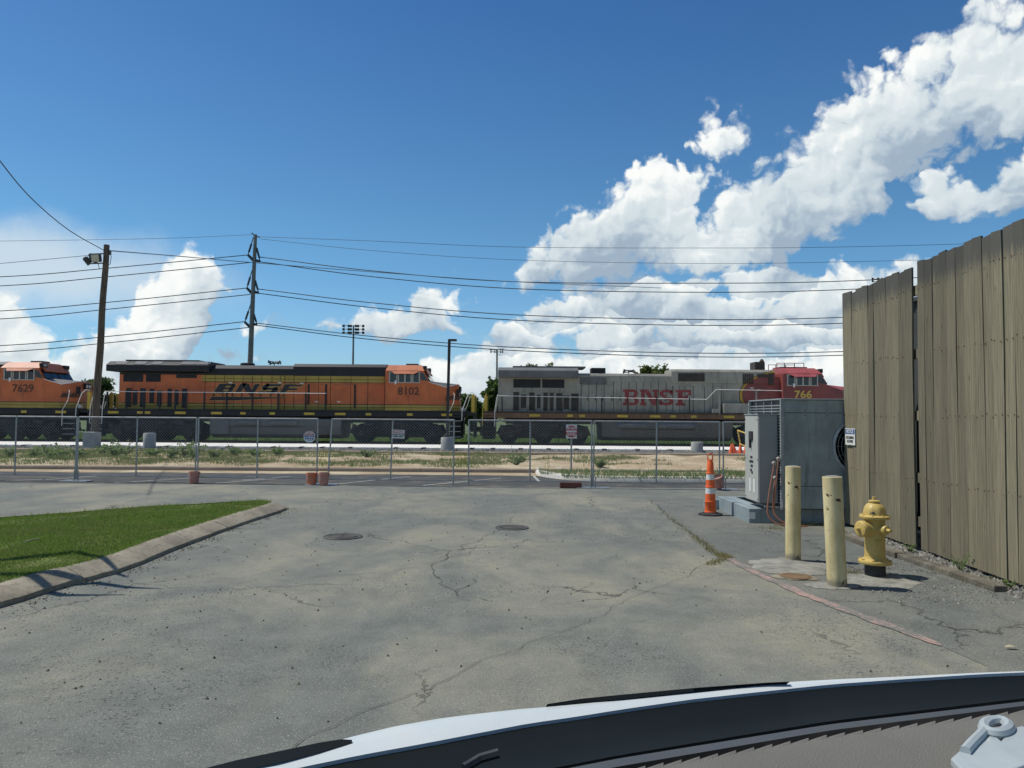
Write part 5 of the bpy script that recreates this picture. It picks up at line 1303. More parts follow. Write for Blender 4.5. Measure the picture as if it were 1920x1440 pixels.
for i in range(6):
    wire('power_line', LW[i], D, 0.045, 'cable', f'dark conductor over locomotive 7629 from the {lv[i//2]} insulator, {sd[i%2]}', f'{lv[i//2]} conductors over the 7629 locomotive')
    wire('power_line', RW[i], D, 0.045, 'cable', f'dark conductor over the grey locomotive from the {lv[i//2]} insulator, {sd[i%2]}', f'{lv[i//2]} conductors over the grey locomotive')
wire('shield_wire', [(487,444),(700,452),(960,463),(1300,465),(1583,463),(2000,452)], D, 0.022, 'cable', 'thin shield wire high above the grey locomotive, from the pole tip', 'shield wires from the pole tip')
wire('shield_wire', [(472,440),(300,447),(0,452),(-300,455)], D, 0.022, 'silver_cable', 'thin pale shield wire from the pole tip over the wooden pole', None)
wire('service_cable', [(488,448),(700,470),(960,487),(1300,494),(1583,491),(2000,480)], D, 0.020, 'cable', 'second thin cable just under the shield wire above the clouds', None)
wire('drop_cable', [(205,470),(330,480),(470,492),(700,510),(960,528),(1240,540)], 60, 0.030, 'silver_cable', 'pale twisted service cable leaving the wooden pole towards the steel pole', None, [36.7,50,60,70,76,80])
wire('drop_cable', [(196,470),(130,432),(60,373),(0,302),(-60,215)], 30, 0.018, 'cable', 'dark drooping cable swinging up from the floodlight pole', None, [36.6,31,26,22,19])
wire('drop_cable', [(196,476),(100,485),(0,494),(-200,512)], 36.7, 0.015, 'silver_cable', 'thin pale cable level with the floodlights, running away from the steel pole', None)

# sports-field light towers
def tower(px, ytop, ybot, d, wpx, label, rows=2, n=6):
    tpnt = at(px, ytop, d)
    root = thing('stadium_light', label, 'light tower', (tpnt.x, d, -0.06), 0, 'sports field light towers')
    H = tpnt.z+0.06; w = wpx/1442*d
    MB().tube([(0,0,0),(0,0,H)], [0.30*d/160, 0.16*d/160], 8).build('pole', 'pole_steel', root)
    for r in range(rows):
        z = H-0.1-r*0.75*w/4
        MB().bar((-w/2,0,z), (w/2,0,z), 0.10*d/160).build('crossarm', 'pole_steel', root)
        for k in range(n):
            x = -w/2 + w*k/(n-1)
            MB().lathe([(0.05,0),(0.16*w/4*1.6,0.18*w/4*1.6),(0.20*w/4*1.6,0.34*w/4*1.6),(0.05,0.36*w/4*1.6)], (x,-0.1,z+0.12), (0.5 if k % 2 else -0.2,-0.8,-0.45), 8).build('lamp', 'lamp_body', root)
    for s in (-1, 1): MB().bar((s*w/2,0,H-0.1-(rows-1)*0.75*w/4), (s*w/2,0,H+0.2), 0.07*d/160).build('end_bar', 'pole_steel', root)
tower(663, 610, 690, 160, 34, 'tall sports light tower rising behind the 8102 locomotive', 3, 6)
tower(932, 655, 690, 250, 22, 'smaller distant sports light tower by the grey locomotive radiator', 2, 5)
tower(1648, 522, 700, 120, 26, 'sports light tower just showing over the wooden fence', 2, 4)
# ================================================================ TRAFFIC CONES, RAILING
p = on(1332, 966)
ch = thing('channelizer_cone', 'tall orange channelizer post with two white bands on a black rubber base', 'traffic cone', (p.x, p.y, 0))
MB().lathe([(0.02,0),(0.235,0),(0.24,0.012),(0.235,0.035),(0.16,0.045),(0.15,0.06),(0.02,0.06)], seg=8).build('rubber_base', 'rubber', ch, bevel=0.004)
prof = [(0.115,0.06),(0.115,0.075),(0.108,0.08),(0.104,0.24),(0.108,0.245),(0.108,0.275),(0.098,0.28),(0.094,0.42)]
MB().lathe(prof, seg=28).build('lower_body', 'cone_orange', ch, smooth=True)
MB().lathe([(0.0945,0.42),(0.089,0.535)], seg=28).build('reflective_band', 'cone_white', ch, smooth=True)
MB().lathe([(0.094,0.535),(0.094,0.56),(0.084,0.565),(0.080,0.69)], seg=28).build('middle_body', 'cone_orange', ch, smooth=True)
MB().lathe([(0.0805,0.69),(0.075,0.80)], seg=28).build('reflective_band', 'cone_white', ch, smooth=True)
MB().lathe([(0.080,0.80),(0.080,0.825),(0.071,0.83),(0.060,1.02),(0.045,1.05),(0.045,1.08),(0.02,1.085)], seg=28).build('upper_body', 'cone_orange', ch, smooth=True)
MB().tube([(-0.045,0,1.06),(-0.05,0,1.15),(-0.035,0,1.19),(0.035,0,1.19),(0.05,0,1.15),(0.045,0,1.06)], 0.013, 6).build('handle', 'cone_orange', ch, smooth=True)
for i, (px, lab) in enumerate(((1371,'small plain orange cone at the end of the row, away from the yellow rail'),(1380,'small leaning orange cone next to the end one'),(1388,'small orange cone right beside the yellow rail post'),(1401,'small orange cone half hidden behind the electrical cabinet'))):
    p = at(px, 850, 36.0)
    c = thing('traffic_cone', lab, 'traffic cone', (p.x, p.y + 0.2*(i % 2), 0.215), 0.2*i, 'small orange cones on the gravel')
    MB().box(-0.16, 0.16, -0.16, 0.16, 0, 0.02).build('base', 'cone_orange', c, bevel=0.006)
    MB().lathe([(0.125,0.02),(0.03,0.44),(0.022,0.45)], seg=20).build('cone_body', 'cone_orange', c, smooth=True)
    if i == 1: c.rotation_euler = (0, R(-14), 0.3); c.location.z += 0.04
yr = thing('yellow_railing', 'yellow painted pipe railing sloping beside the small orange cones', 'railing', at(1389, 850, 36.6))
b = yr.location.copy()
def Y(px, py, d=36.6): return at(px, py, d) - b
MB().tube([Y(1389,850), Y(1387,826), Y(1383,806)], 0.035, 8).build('post', 'rail_yellow', yr, smooth=True)
MB().tube([Y(1383,807), Y(1405,815,36.0), Y(1470,838,35.0)], 0.035, 8).build('top_rail', 'rail_yellow', yr, smooth=True)
MB().tube([Y(1387,832), Y(1405,840,36.0), Y(1470,862,35.0)], 0.030, 8).build('mid_rail', 'rail_yellow', yr, smooth=True)
MB().tube([Y(1470,838,35.0), Y(1470,875,35.0)], 0.035, 8).build('post', 'rail_yellow', yr, smooth=True)

# ================================================================ AIR CONDITIONING UNIT ON ITS SKID
UX0, UX1, UY0, UY1 = 4.84, 6.92, 13.78, 15.6
ac = thing('condensing_unit', 'large grey-green air conditioning unit with a round fan opening beside the wooden fence', 'air conditioner', (UX0, UY0, 0.27))
w, dp, h = UX1-UX0, UY1-UY0, 1.98
MB().box(0.02, w, 0.03, dp, 0, h-0.02).build('core', 'coil', ac)
fc = Vector((1.42, 0, 1.13)); fr = 0.50
def holed(z0, z1, x0, x1, y0, y1):
    """front sheet with the round fan opening cut in it"""
    n = 48; m = MB(); ring = []; out = []
    for k in range(n):
        a = 2*math.pi*k/n; ca, sa = math.cos(a), math.sin(a)
        ring.append((fc.x+fr*ca, fc.z+fr*sa))
        tx = ((x1-fc.x)/ca if ca > 1e-6 else ((x0-fc.x)/ca if ca < -1e-6 else 1e9)); tz = ((z1-fc.z)/sa if sa > 1e-6 else ((z0-fc.z)/sa if sa < -1e-6 else 1e9))
        t = min(tx, tz); out.append((fc.x+t*ca, fc.z+t*sa))
    vs = [(x,y0,z) for x, z in ring] + [(x,y0,z) for x, z in out] + [(x,y1,z) for x, z in ring]
    fs = [(k, (k+1) % n, n+(k+1) % n, n+k) for k in range(n)] + [(k, (k+1) % n, 2*n+(k+1) % n, 2*n+k) for k in range(n)]
    for cx, cz in ((x0,z0),(x1,z0),(x1,z1),(x0,z1)):
        best = sorted(range(n), key=lambda k: (out[k][0]-cx)**2 + (out[k][1]-cz)**2)[:2]
        a, b2 = sorted(best)
        if b2-a > 2: a, b2 = b2, a
        vs.append((cx,y0,cz)); fs.append((n+a, n+b2, len(vs)-1))
    return m.add(vs, fs)
holed(0.42, 1.72, 0.0, 2.08, -0.012, 0.02).build('fan_panel', 'unit_panel', ac)
MB().lathe([(fr+0.03,0),(fr+0.035,0.02),(fr-0.01,0.03),(fr-0.03,0.0)], (fc.x,-0.012,fc.z), (0,-1,0), 40).build('fan_ring', 'unit_frame', ac, smooth=True)
MB().lathe([(fr-0.02,0),(fr-0.02,0.01),(0.01,0.012)], (fc.x,0.022,fc.z), (0,-1,0), 32).build('fan_well', 'dark_wall', ac)
for k in range(5):
    a = k*1.2566
    MB().obox(fc + Vector((0.25*math.cos(a),0.008,0.25*math.sin(a))), (0.21*math.cos(a),0,0.21*math.sin(a)), (0.09*math.sin(a),-0.012,-0.09*math.cos(a)), (0,0.002,0)).build('fan_blade', 'coil', ac)
for k in range(1, 8):
    rr = fr*k/8
    MB().tube([(fc.x+rr*math.cos(t), -0.03, fc.z+rr*math.sin(t)) for t in [2*math.pi*q/32 for q in range(33)]], 0.004, 5).build('fan_guard_ring', 'unit_frame', ac)
for k in range(8):
    a = k*math.pi/8; MB().bar((fc.x-fr*math.cos(a),-0.036,fc.z-fr*math.sin(a)), (fc.x+fr*math.cos(a),-0.036,fc.z+fr*math.sin(a)), 0.006).build('fan_guard_bar', 'unit_frame', ac)
for (bx, bz) in [(0.03, z) for z in (0.06,0.36,0.46,1.1,1.68,1.77,1.92)] + [(x, z) for x in (0.4,0.8,1.1) for z in (0.36,0.46,1.68,1.77)]:
    MB().lathe([(0.010,0),(0.010,0.006),(0.005,0.007)], (bx,-0.013,bz), (0,-1,0), 6).build('panel_bolt', 'coil', ac)
MB().lathe([(0.09,0),(0.09,0.03),(0.05,0.04)], (fc.x,0.012,fc.z), (0,-1,0), 16).build('fan_hub', 'coil', ac)
MB().box(0.0, 2.08, -0.014, 0.02, 1.73, h-0.03).build('top_panel', 'unit_panel', ac)
MB().box(0.0, 2.08, -0.014, 0.02, 0.02, 0.41).build('bottom_panel', 'unit_panel', ac)
MB().box(-0.03, 2.10, -0.03, dp+0.02, h-0.025, h).build('lid', 'unit_frame', ac, bevel=0.006)
for (x, y) in ((-0.02,-0.022),(-0.02,dp)): MB().box(x-0.01, x+0.045, y, y+0.05, 0, h-0.03).build('corner_post', 'unit_frame', ac)
# louvred guard on the side facing the cone
for k in range(34):
    z = 0.10 + k*0.053
    MB().box(-0.012, 0.004, 0.05, dp-0.01, z, z+0.016).build('guard_wire', 'unit_frame', ac)
for y in (0.05, 0.5, 0.95, 1.4, dp-0.03): MB().box(-0.016, -0.008, y, y+0.02, 0.08, h-0.04).build('guard_bar', 'unit_frame', ac)
MB().box(0.72, 0.98, -0.02, -0.014, 0.16, 0.31).build('rating_plate', 'sign_white', ac)
for k in range(5): MB().box(0.74, 0.94-0.03*(k % 2), -0.022, -0.0195, 0.18+0.024*k, 0.187+0.024*k).build('rating_text', 'sign_black', ac)
# electrical cabinet hung on the louvred side
eb = bpy.data.objects.new('electrical_cabinet', None); COL.objects.link(eb); eb.parent = ac; eb.location = (0, 0.18, 0.02)
cw, cz0, cz1, cd = 0.36, 0.07, 1.66, 0.80
MB().box(-cw, -0.02, 0, cd, cz0, cz1).build('cabinet_body', 'unit_box', eb, bevel=0.006)
MB().box(-cw-0.02, -0.02, -0.015, cd+0.02, cz1, cz1+0.025).build('cabinet_lid', 'unit_frame', eb)
MB().box(-cw-0.012, -cw-0.001, 0.015, cd-0.015, cz0+0.02, cz1-0.02).build('cabinet_door', 'cabinet_door', eb)
MB().box(-cw-0.04, -cw-0.012, 0.30, 0.48, 1.20, 1.36).build('disconnect_switch', 'sign_black', eb); MB().box(-cw-0.05, -cw-0.012, 0.40, 0.44, 1.05, 1.22).build('switch_handle', 'sign_black', eb)
for (y, z, s) in ((0.40,0.88,.06),(0.34,0.80,.05),(0.46,0.80,.05),(0.38,0.72,.06),(0.42,0.64,.045),(0.36,0.60,.04)): MB().box(-cw-0.018, -cw-0.012, y-s, y+s, z-0.022, z+0.022).build('warning_mark', 'sign_black', eb)
for y in (0.24, 0.48): MB().box(-cw-0.018, -cw-0.012, y-0.045, y+0.045, 0.24, 0.48).build('label_plate', 'sign_white', eb)
for (y, z) in ((0.05,0.13),(0.75,0.13),(0.05,1.58),(0.75,1.58),(0.05,0.85),(0.75,0.85)): MB().lathe([(0.012,0),(0.012,0.008),(0.006,0.01)], (-cw-0.012,y,z), (-1,0,0), 8).build('screw', 'sign_black', eb)
MB().bar((-0.30,-0.10,0.02), (0.02,-0.10,0.0), 0.03).bar((-0.42,0.0,0.06), (-0.02,-0.02,-0.02), 0.02).build('cabinet_bracket', 'unit_frame', eb)
# capped copper lines
for k, (x, z) in enumerate(((-0.15,0.82),(-0.07,0.90),(-0.13,0.56))):
    pts = [(x,0.14,z),(x,0.02,z),(x-0.02,-0.02,z-0.1),(x-0.13+0.03*k,-0.08,0.2),(x-0.16+0.05*k,-0.14,-0.08),(x-0.02+0.08*k,-0.22,-0.22),(x+0.30+0.1*k,-0.28,-0.265)]
    P = resample([Vector(q) for q in pts], 0.05)
    c = MB().tube(P, 0.014, 7).build('copper_pipe', 'copper', ac, smooth=True)
    MB().lathe([(0.01,0),(0.035,0.01),(0.04,0.03),(0.03,0.05),(0.01,0.055)], (x,0.03,z), (0,-1,0), 12).build('pipe_cap', 'copper_cap', c, smooth=True)
MB().box(-0.02, 0.25, -0.05, -0.02, 0.04, 0.16).build('valve', 'unit_frame', ac)
sk = thing('steel_skid', 'blue-grey welded steel channel skid under the air conditioning unit', 'skid', (4.30, 13.95, 0.0))
def channel(p, q, hgt=0.26, fl=0.09, side=1):
    p, q = Vector(p), Vector(q); d = (q-p).normalized(); n = Vector((-d.y, d.x, 0))*side
    m = MB(); m.obox((p+q)/2 + Vector((0,0,hgt/2)), (q-p)/2, n*0.008, (0,0,hgt/2))
    m.obox((p+q)/2 + n*(fl/2+0.008) + Vector((0,0,hgt-0.008)), (q-p)/2, n*fl/2, (0,0,0.008)); m.obox((p+q)/2 + n*(fl/2+0.008) + Vector((0,0,0.008)), (q-p)/2, n*fl/2, (0,0,0.008))
    return m
channel((0,0,0), (0,2.15,0), side=-1).build('long_beam', 'skid', sk)
channel((0.012,0,0), (2.6,0,0), 0.258, side=1).build('end_beam', 'skid', sk)
channel((0.012,2.15,0), (2.6,2.15,0), 0.258, side=-1).build('end_beam', 'skid', sk)
MB().box(-0.01, 0.10, -0.012, -0.009, 0.08, 0.20).build('stencil_plate', 'sign_white', sk)
MB().box(0.12, 0.34, 0.02, 2.1, 0.20, 0.262).build('cross_member', 'skid', sk)
MB().box(-0.30, -0.01, 2.02, 2.14, 0.02, 0.20).build('lifting_lug', 'skid', sk)
MB().box(-0.26, -0.14, 2.015, 2.02, 0.07, 0.14).build('lug_hole', 'vent_black', sk)
# ================================================================ BOLLARDS, HYDRANT
for (px, py, top, lean, lab, r) in ((1487,1052,878,0.4,'faded yellow steel bollard standing in the broken concrete pad','a'),(1570,1101,898,-2.2,'faded yellow steel bollard, rust-chipped and leaning, next to the hydrant','b')):
    p = on(px, py); h = (py-top)/1442*p.y*1.005
    bo = thing('bollard', lab, 'bollard', (p.x, p.y, 0), 0.7 if r == 'a' else 2.4, 'yellow pipe bollards')
    bo.rotation_euler = (0, R(lean), 0)
    rad = 0.098 if r == 'a' else 0.106
    MB().lathe([(rad,-0.05)] + [(rad*(1+0.004*math.sin(k*2.1)), h*k/12) for k in range(13)] + [(rad*0.9,h+0.004)], seg=32).build('pipe', 'bollard_paint', bo, smooth=True)
    MB().lathe([(rad*0.9,h-0.01),(rad*0.88,h+0.006),(rad*0.5,h+0.015),(0.01,h+0.017)], seg=28).build('concrete_cap', 'rubble', bo, smooth=True)
p = on(1641, 1080)
hy = thing('fire_hydrant', 'yellow fire hydrant with a domed bonnet and a black lower barrel', 'fire hydrant', (p.x, p.y, 0))
S = 0.92/0.92
MB().lathe([(0.118,-0.05),(0.118,0.155),(0.02,0.156)], seg=28).build('lower_barrel', 'hydrant_black', hy, smooth=True)
MB().lathe([(0.10,0.15),(0.185,0.152),(0.190,0.16),(0.190,0.185),(0.185,0.195),(0.16,0.20),(0.125,0.215),(0.118,0.24)], seg=32).build('ground_flange', 'hydrant_yellow', hy, smooth=True)
MB().lathe([(0.118,0.22),(0.115,0.40),(0.117,0.45),(0.117,0.665),(0.125,0.68),(0.11,0.70)], seg=32).build('barrel', 'hydrant_yellow', hy, smooth=True)
MB().lathe([(0.11,0.685),(0.165,0.69),(0.172,0.70),(0.172,0.722),(0.160,0.732),(0.135,0.738)], seg=32).build('bonnet_flange', 'hydrant_yellow', hy, smooth=True)
prof = [(0.130,0.735),(0.127,0.78),(0.112,0.83),(0.085,0.865),(0.055,0.88),(0.052,0.888),(0.066,0.892),(0.066,0.905),(0.052,0.912),(0.02,0.914)]
bon = MB().lathe(prof, seg=32)
for i, v in enumerate(bon.v):
    k = i % 32; ring = i//32
    if ring <= 3 and k % 4 == 0: bon.v[i] = (v[0]*1.045, v[1]*1.045, v[2])
bon.build('bonnet', 'hydrant_yellow', hy, smooth=True)
MB().prism([(0.022*math.cos(1.2566*k), 0.022*math.sin(1.2566*k)) for k in range(5)], 'z', 0.912, 0.955).build('operating_nut', 'hydrant_yellow', hy)
text('748', 0.042, 'bonnet_number', 'sign_black', hy, (-0.075,-0.105,0.768), 0.9, 0.001, rot=(R(78),0,R(-32)), extrude=0.002)
def nozzle(ax, z, r0, L, name, cap=1.0):
    ax = Vector(ax).normalized()
    n_ = MB().lathe([(r0*1.28,0.06),(r0*1.12,0.115),(r0*1.02,0.13),(r0*1.02,0.13+L*0.35)], (0,0,z), ax, 28).build(name, 'hydrant_yellow', hy, smooth=True)
    b0 = 0.13+L*0.35
    MB().lathe([(r0*1.16,b0),(r0*1.20,b0+0.006),(r0*1.20,b0+L*0.45),(r0*1.02,b0+L*0.62),(r0*0.5,b0+L*0.70),(r0*0.30,b0+L*0.70),(0.022,b0+L*0.72),(0.020,b0+L*0.72+0.05),(0.01,b0+L*0.72+0.051)], (0,0,z), ax, 28).build('nozzle_cap', 'hydrant_yellow', n_, smooth=True)
nozzle((-0.93,-0.36,0), 0.575, 0.082, 0.11, 'pumper_nozzle')
nozzle((0.30,-0.95,0), 0.575, 0.048, 0.07, 'hose_nozzle')
nozzle((-0.30,0.95,0), 0.575, 0.048, 0.07, 'hose_nozzle')
MB().box(-0.045, 0.03, -0.132, -0.10, 0.42, 0.445).build('cast_band', 'hydrant_yellow', hy, bevel=0.006)
MB().box(-0.035, 0.02, -0.124, -0.10, 0.25, 0.42).build('cast_rib', 'hydrant_yellow', hy, bevel=0.006)
for k in range(8):
    a = k*math.pi/4+0.2
    MB().lathe([(0.017,0),(0.017,0.014),(0.008,0.016)], (0.162*math.cos(a),0.162*math.sin(a),0.195), (0,0,1), 6).build('flange_bolt', 'hydrant_yellow', hy)
    MB().lathe([(0.014,0),(0.014,0.012),(0.008,0.014)], (0.150*math.cos(a),0.150*math.sin(a),0.730), (0,0,1), 6).build('bonnet_bolt', 'hydrant_yellow', hy)
# broken concrete pads round the bollards and the valve lid
def pad(name, c, rx, ry, z, mat, seed, n=40, hgt=0.0):
    random.seed(seed); m = MB(); vs = [(c.x, c.y, z+hgt)]
    for q, zz in ((0.6,1.0),(0.92,0.8),(1.0,0.0)):
        for k in range(n):
            a = 2*math.pi*k/n; f = q*(1+0.45*mnoise.fractal(Vector((math.cos(a)*2.2, math.sin(a)*2.2, seed)), 1.0, 2.0, 4)) + (random.uniform(-.02,.02) if q > .8 else 0)
            vs.append((c.x+rx*f*math.cos(a), c.y+ry*f*math.sin(a), z+hgt*zz+random.uniform(-.004,.004)*(q < 1)))
    fs = [(0, 1+k, 1+(k+1) % n) for k in range(n)] + [(1+j*n+k, 1+(j+1)*n+k, 1+(j+1)*n+(k+1) % n, 1+j*n+(k+1) % n) for j in range(2) for k in range(n)]
    return struct(m.add(vs, fs).build(name, mat, smooth=True))
pad('concrete_pad', on(1478,1064), 0.50, 0.50, 0.008, 'rubble', 3, hgt=0.025)
pad('concrete_pad', on(1562,1100), 0.30, 0.16, 0.008, 'rubble', 8, hgt=0.018)
pad('gravel_patch', on(1650,1090), 0.42, 0.4, 0.006, 'rubble', 14, hgt=0.006)
pad('concrete_pad', on(1490,1083), 0.26, 0.20, 0.010, 'kerb_concrete', 21, hgt=0.006)
p = on(1492,1083)
v = thing('valve_cover', 'small rusty round valve lid set in the pavement before the bollards', 'valve cover', (p.x, p.y, 0.014))
MB().lathe([(0.15,0),(0.15,0.008),(0.13,0.010),(0.125,0.006),(0.02,0.008)], seg=28).build('lid', 'rust_lid', v, smooth=False)
MB().lathe([(0.185,-0.006),(0.185,0.006),(0.155,0.006),(0.155,-0.006)], seg=28).build('frame', 'rust_lid', v)
for (px, py, r, lab) in ((643,1007,0.27,'round iron manhole cover, nearest the lawn kerb'),(960,990,0.255,'round iron manhole cover at the end of the branching crack')):
    p = on(px, py); mh = thing('manhole_cover', lab, 'manhole cover', (p.x, p.y, 0.008), 0.3*px, 'iron manhole covers in the asphalt')
    MB().lathe([(r+0.035,-0.01),(r+0.03,0.006),(r+0.01,0.010),(r+0.008,-0.01)], seg=40).build('frame', 'manhole', mh)
    lid = MB().lathe([(r,-0.01),(r,0.006),(0.02,0.007)], seg=40).build('lid', 'manhole', mh)
    for k in range(6):
        rr = r*(0.18+0.14*k)
        MB().lathe([(rr,0.0),(rr,0.014),(rr-0.025,0.014),(rr-0.025,0.0)], seg=32).build('raised_ring', 'manhole', lid)
    for k in range(2): MB().box(-0.04, 0.04, r*0.80*(1 if k else -1)-0.015, r*0.80*(1 if k else -1)+0.015, 0.008, 0.016).build('lift_slot', 'vent_black', lid)
pad('tar_ring', on(643,1007), 0.62, 0.62, 0.004, 'crack', 31, hgt=0.001) if False else None

# ================================================================ TALL WOODEN FENCE
wf = thing('wooden_fence', 'very tall weathered olive-brown plank fence beside the hydrant', 'fence', (0, 0, 0))
def fd(px): return 7752.0/(px-960-59.4)
def fx(d): return 5.376 + 0.0412*d
edges = [1583,1598,1606.5,1619,1629,1638,1651,1662,1675,1686,1698,1712]
E = [(a, b) for a, b in zip(edges, edges[1:])]
e2 = [1723.5,1735.5,1749.5,1765,1779,1795,1811,1828,1846,1864,1882.5,1903,1925,1950,1977,2008,2042,2080,2125,2180,2245,2320,2410]
E += [(a, b) for a, b in zip(e2, e2[1:])]
NAIL = bpy.data.meshes.new('nail'); _n = MB().lathe([(0.007,-0.004),(0.008,0.004),(0.004,0.006)], (0,0,0), (-1,0,0), 6); NAIL.from_pydata(_n.v, [], _n.f); NAIL.materials.append(MAT('rust_lid'))
random.seed(77)
GAP = {1606.5:0.03, 1638:0.03, 1749.5:0.025, 1765:0.012, 1882.5:0.03, 1903:0.022, 1828:0.01}
for (a, b) in E:
    d1, d0 = fd(a), fd(b)                      # a is the farther edge
    g = GAP.get(a, 0.004); d1 -= g; d0 += 0.003
    top = 4.12 + random.uniform(-0.02, 0.02) + (0.03 if a > 1720 else 0)
    yc = (d0+d1)/2; X = fx(yc); th = 0.028; off = random.uniform(-0.008, 0.008)
    s = random.uniform(-0.006, 0.006); s2 = random.uniform(-0.018, 0.018)
    m = MB(); n = 6; vs = []
    for k in range(n+1):
        z = 0.05 + (top-0.05)*k/n; bow = 0.010*math.sin(k*0.9+a) + s*k/n
        zz = z + (s2 if k == n else 0)
        for (yy, xx) in ((d0-yc+s*k/n*0.5, 0), (d1-yc+s*k/n*0.5, 0), (d1-yc+s*k/n*0.5, th), (d0-yc+s*k/n*0.5, th)):
            vs.append((xx+off+bow*0.6, yy, (z if yy < 0 else zz)))
    fs = [(k*4+q, k*4+(q+1) % 4, (k+1)*4+(q+1) % 4, (k+1)*4+q) for k in range(n) for q in range(4)] + [(0,1,2,3), (n*4+3,n*4+2,n*4+1,n*4)]
    pk = m.add(vs, fs).build('plank', 'planks', wf, bevel=0.003, loc=(X, yc, 0))
    for zr in (1.05, 1.95, 2.85, 3.78):
        for e_ in (-0.32, 0.32):
            mtx = Matrix.Translation((off-0.002, e_*(d1-d0)+random.uniform(-.01,.01), zr+random.uniform(-.03,.03)))
            share('nail', NAIL, pk, mtx)
for z in (0.42, 1.05, 1.95, 2.85, 3.78):
    a, b = Vector((fx(4.5)+0.075, 4.5, z)), Vector((fx(13.68)+0.075, 13.68, z))
    MB().bar(a, b, 0.045, 0.14).build('rail', 'planks', wf)
for y in (13.5, 12.15, 9.3, 6.9, 4.8): MB().box(fx(y)+0.10, fx(y)+0.24, y-0.07, y+0.07, -0.05, 3.95).build('post', 'planks', wf)
# dark storage building seen through the gap behind the fence
dw = thing('storage_shed', 'dark sheet-metal shed wall seen through the gap in the wooden fence', 'shed', (7.1, 11.2, 0))
MB().box(0, 3.0, -4.2, 3.4, -0.05, 3.95).build('wall', 'dark_wall', dw)
MB().box(-0.10, 3.1, -4.3, 3.5, 3.95, 4.02).build('roof', 'dark_wall', dw)
for k in range(16): MB().box(-0.03, 0.0, -4.1+0.48*k, -4.02+0.48*k, 0, 3.95).build('rib', 'dark_wall', dw)
# notice sign screwed to the first plank
d0, d1 = fd(1604.5), fd(1588)
yc = (d0+d1)/2; zc = CAM_H + (785-819)/1442*yc; hh = 0.145; hw = (d1-d0)/2
ns = thing('notice_sign', 'small white notice sign with a blue header screwed to the wooden fence', 'sign', (fx(yc)-0.022, yc, zc))
MB().box(-0.004, 0.004, -hw, hw, -hh, hh).build('plate', 'sign_white', ns)
MB().box(-0.006, -0.003, -hw*0.94, hw*0.94, hh*0.32, hh*0.90).build('blue_field', 'sign_blue', ns)
text('NOTICE', 0.085, 'lettering', 'sign_white', ns, (-0.008,0,hh*0.61), 0.85, 0.002, face='-x', extrude=0.001)
text('NO DUMPING', 0.062, 'lettering', 'sign_black', ns, (-0.006,0,-hh*0.12), 0.75, 0.002, face='-x', extrude=0.001)
text('ALLOWED', 0.062, 'lettering', 'sign_black', ns, (-0.006,0,-hh*0.56), 0.8, 0.002, face='-x', extrude=0.001)
for z in (-hh*0.93, hh*0.95): MB().lathe([(0.008,0),(0.008,0.004),(0.004,0.005)], (-0.004,0,z), (-1,0,0), 8).build('screw', 'galvanised', ns)
# grey conduit strap patch on the planks
# low timber edging along the fence
tm = thing('timber_edging', 'low weathered timber edging lying along the foot of the wooden fence', 'edging', (5.30, 12.3, 0.0))
for (a, b, h, lab) in (((0.0,0.15),(0.0,-1.75),0.085,1),((0.02,-1.77),(0.10,-3.75),0.075,2)):
    MB().bar((a[0],a[1],h/2-0.01), (b[0],b[1],h/2-0.01), 0.16, h+0.02).build('timber', 'timber', tm, bevel=0.012)
o = stones('fence_rubble', 900, (5.42, 5.95), (7.6, 12.9), lambda x, y: 0.01, 0.012, 0.05, 'stone', None, 17)
tag(o, 'loose stones and soil between the timber edging and the wooden fence', 'rubble')
o = stones('pad_grit', 700, (3.9, 5.4), (8.0, 10.4), lambda x, y: 0.008, 0.006, 0.018, 'stone', None, 18)
tag(o, 'pale grit scattered round the bollards and the hydrant', 'grit')
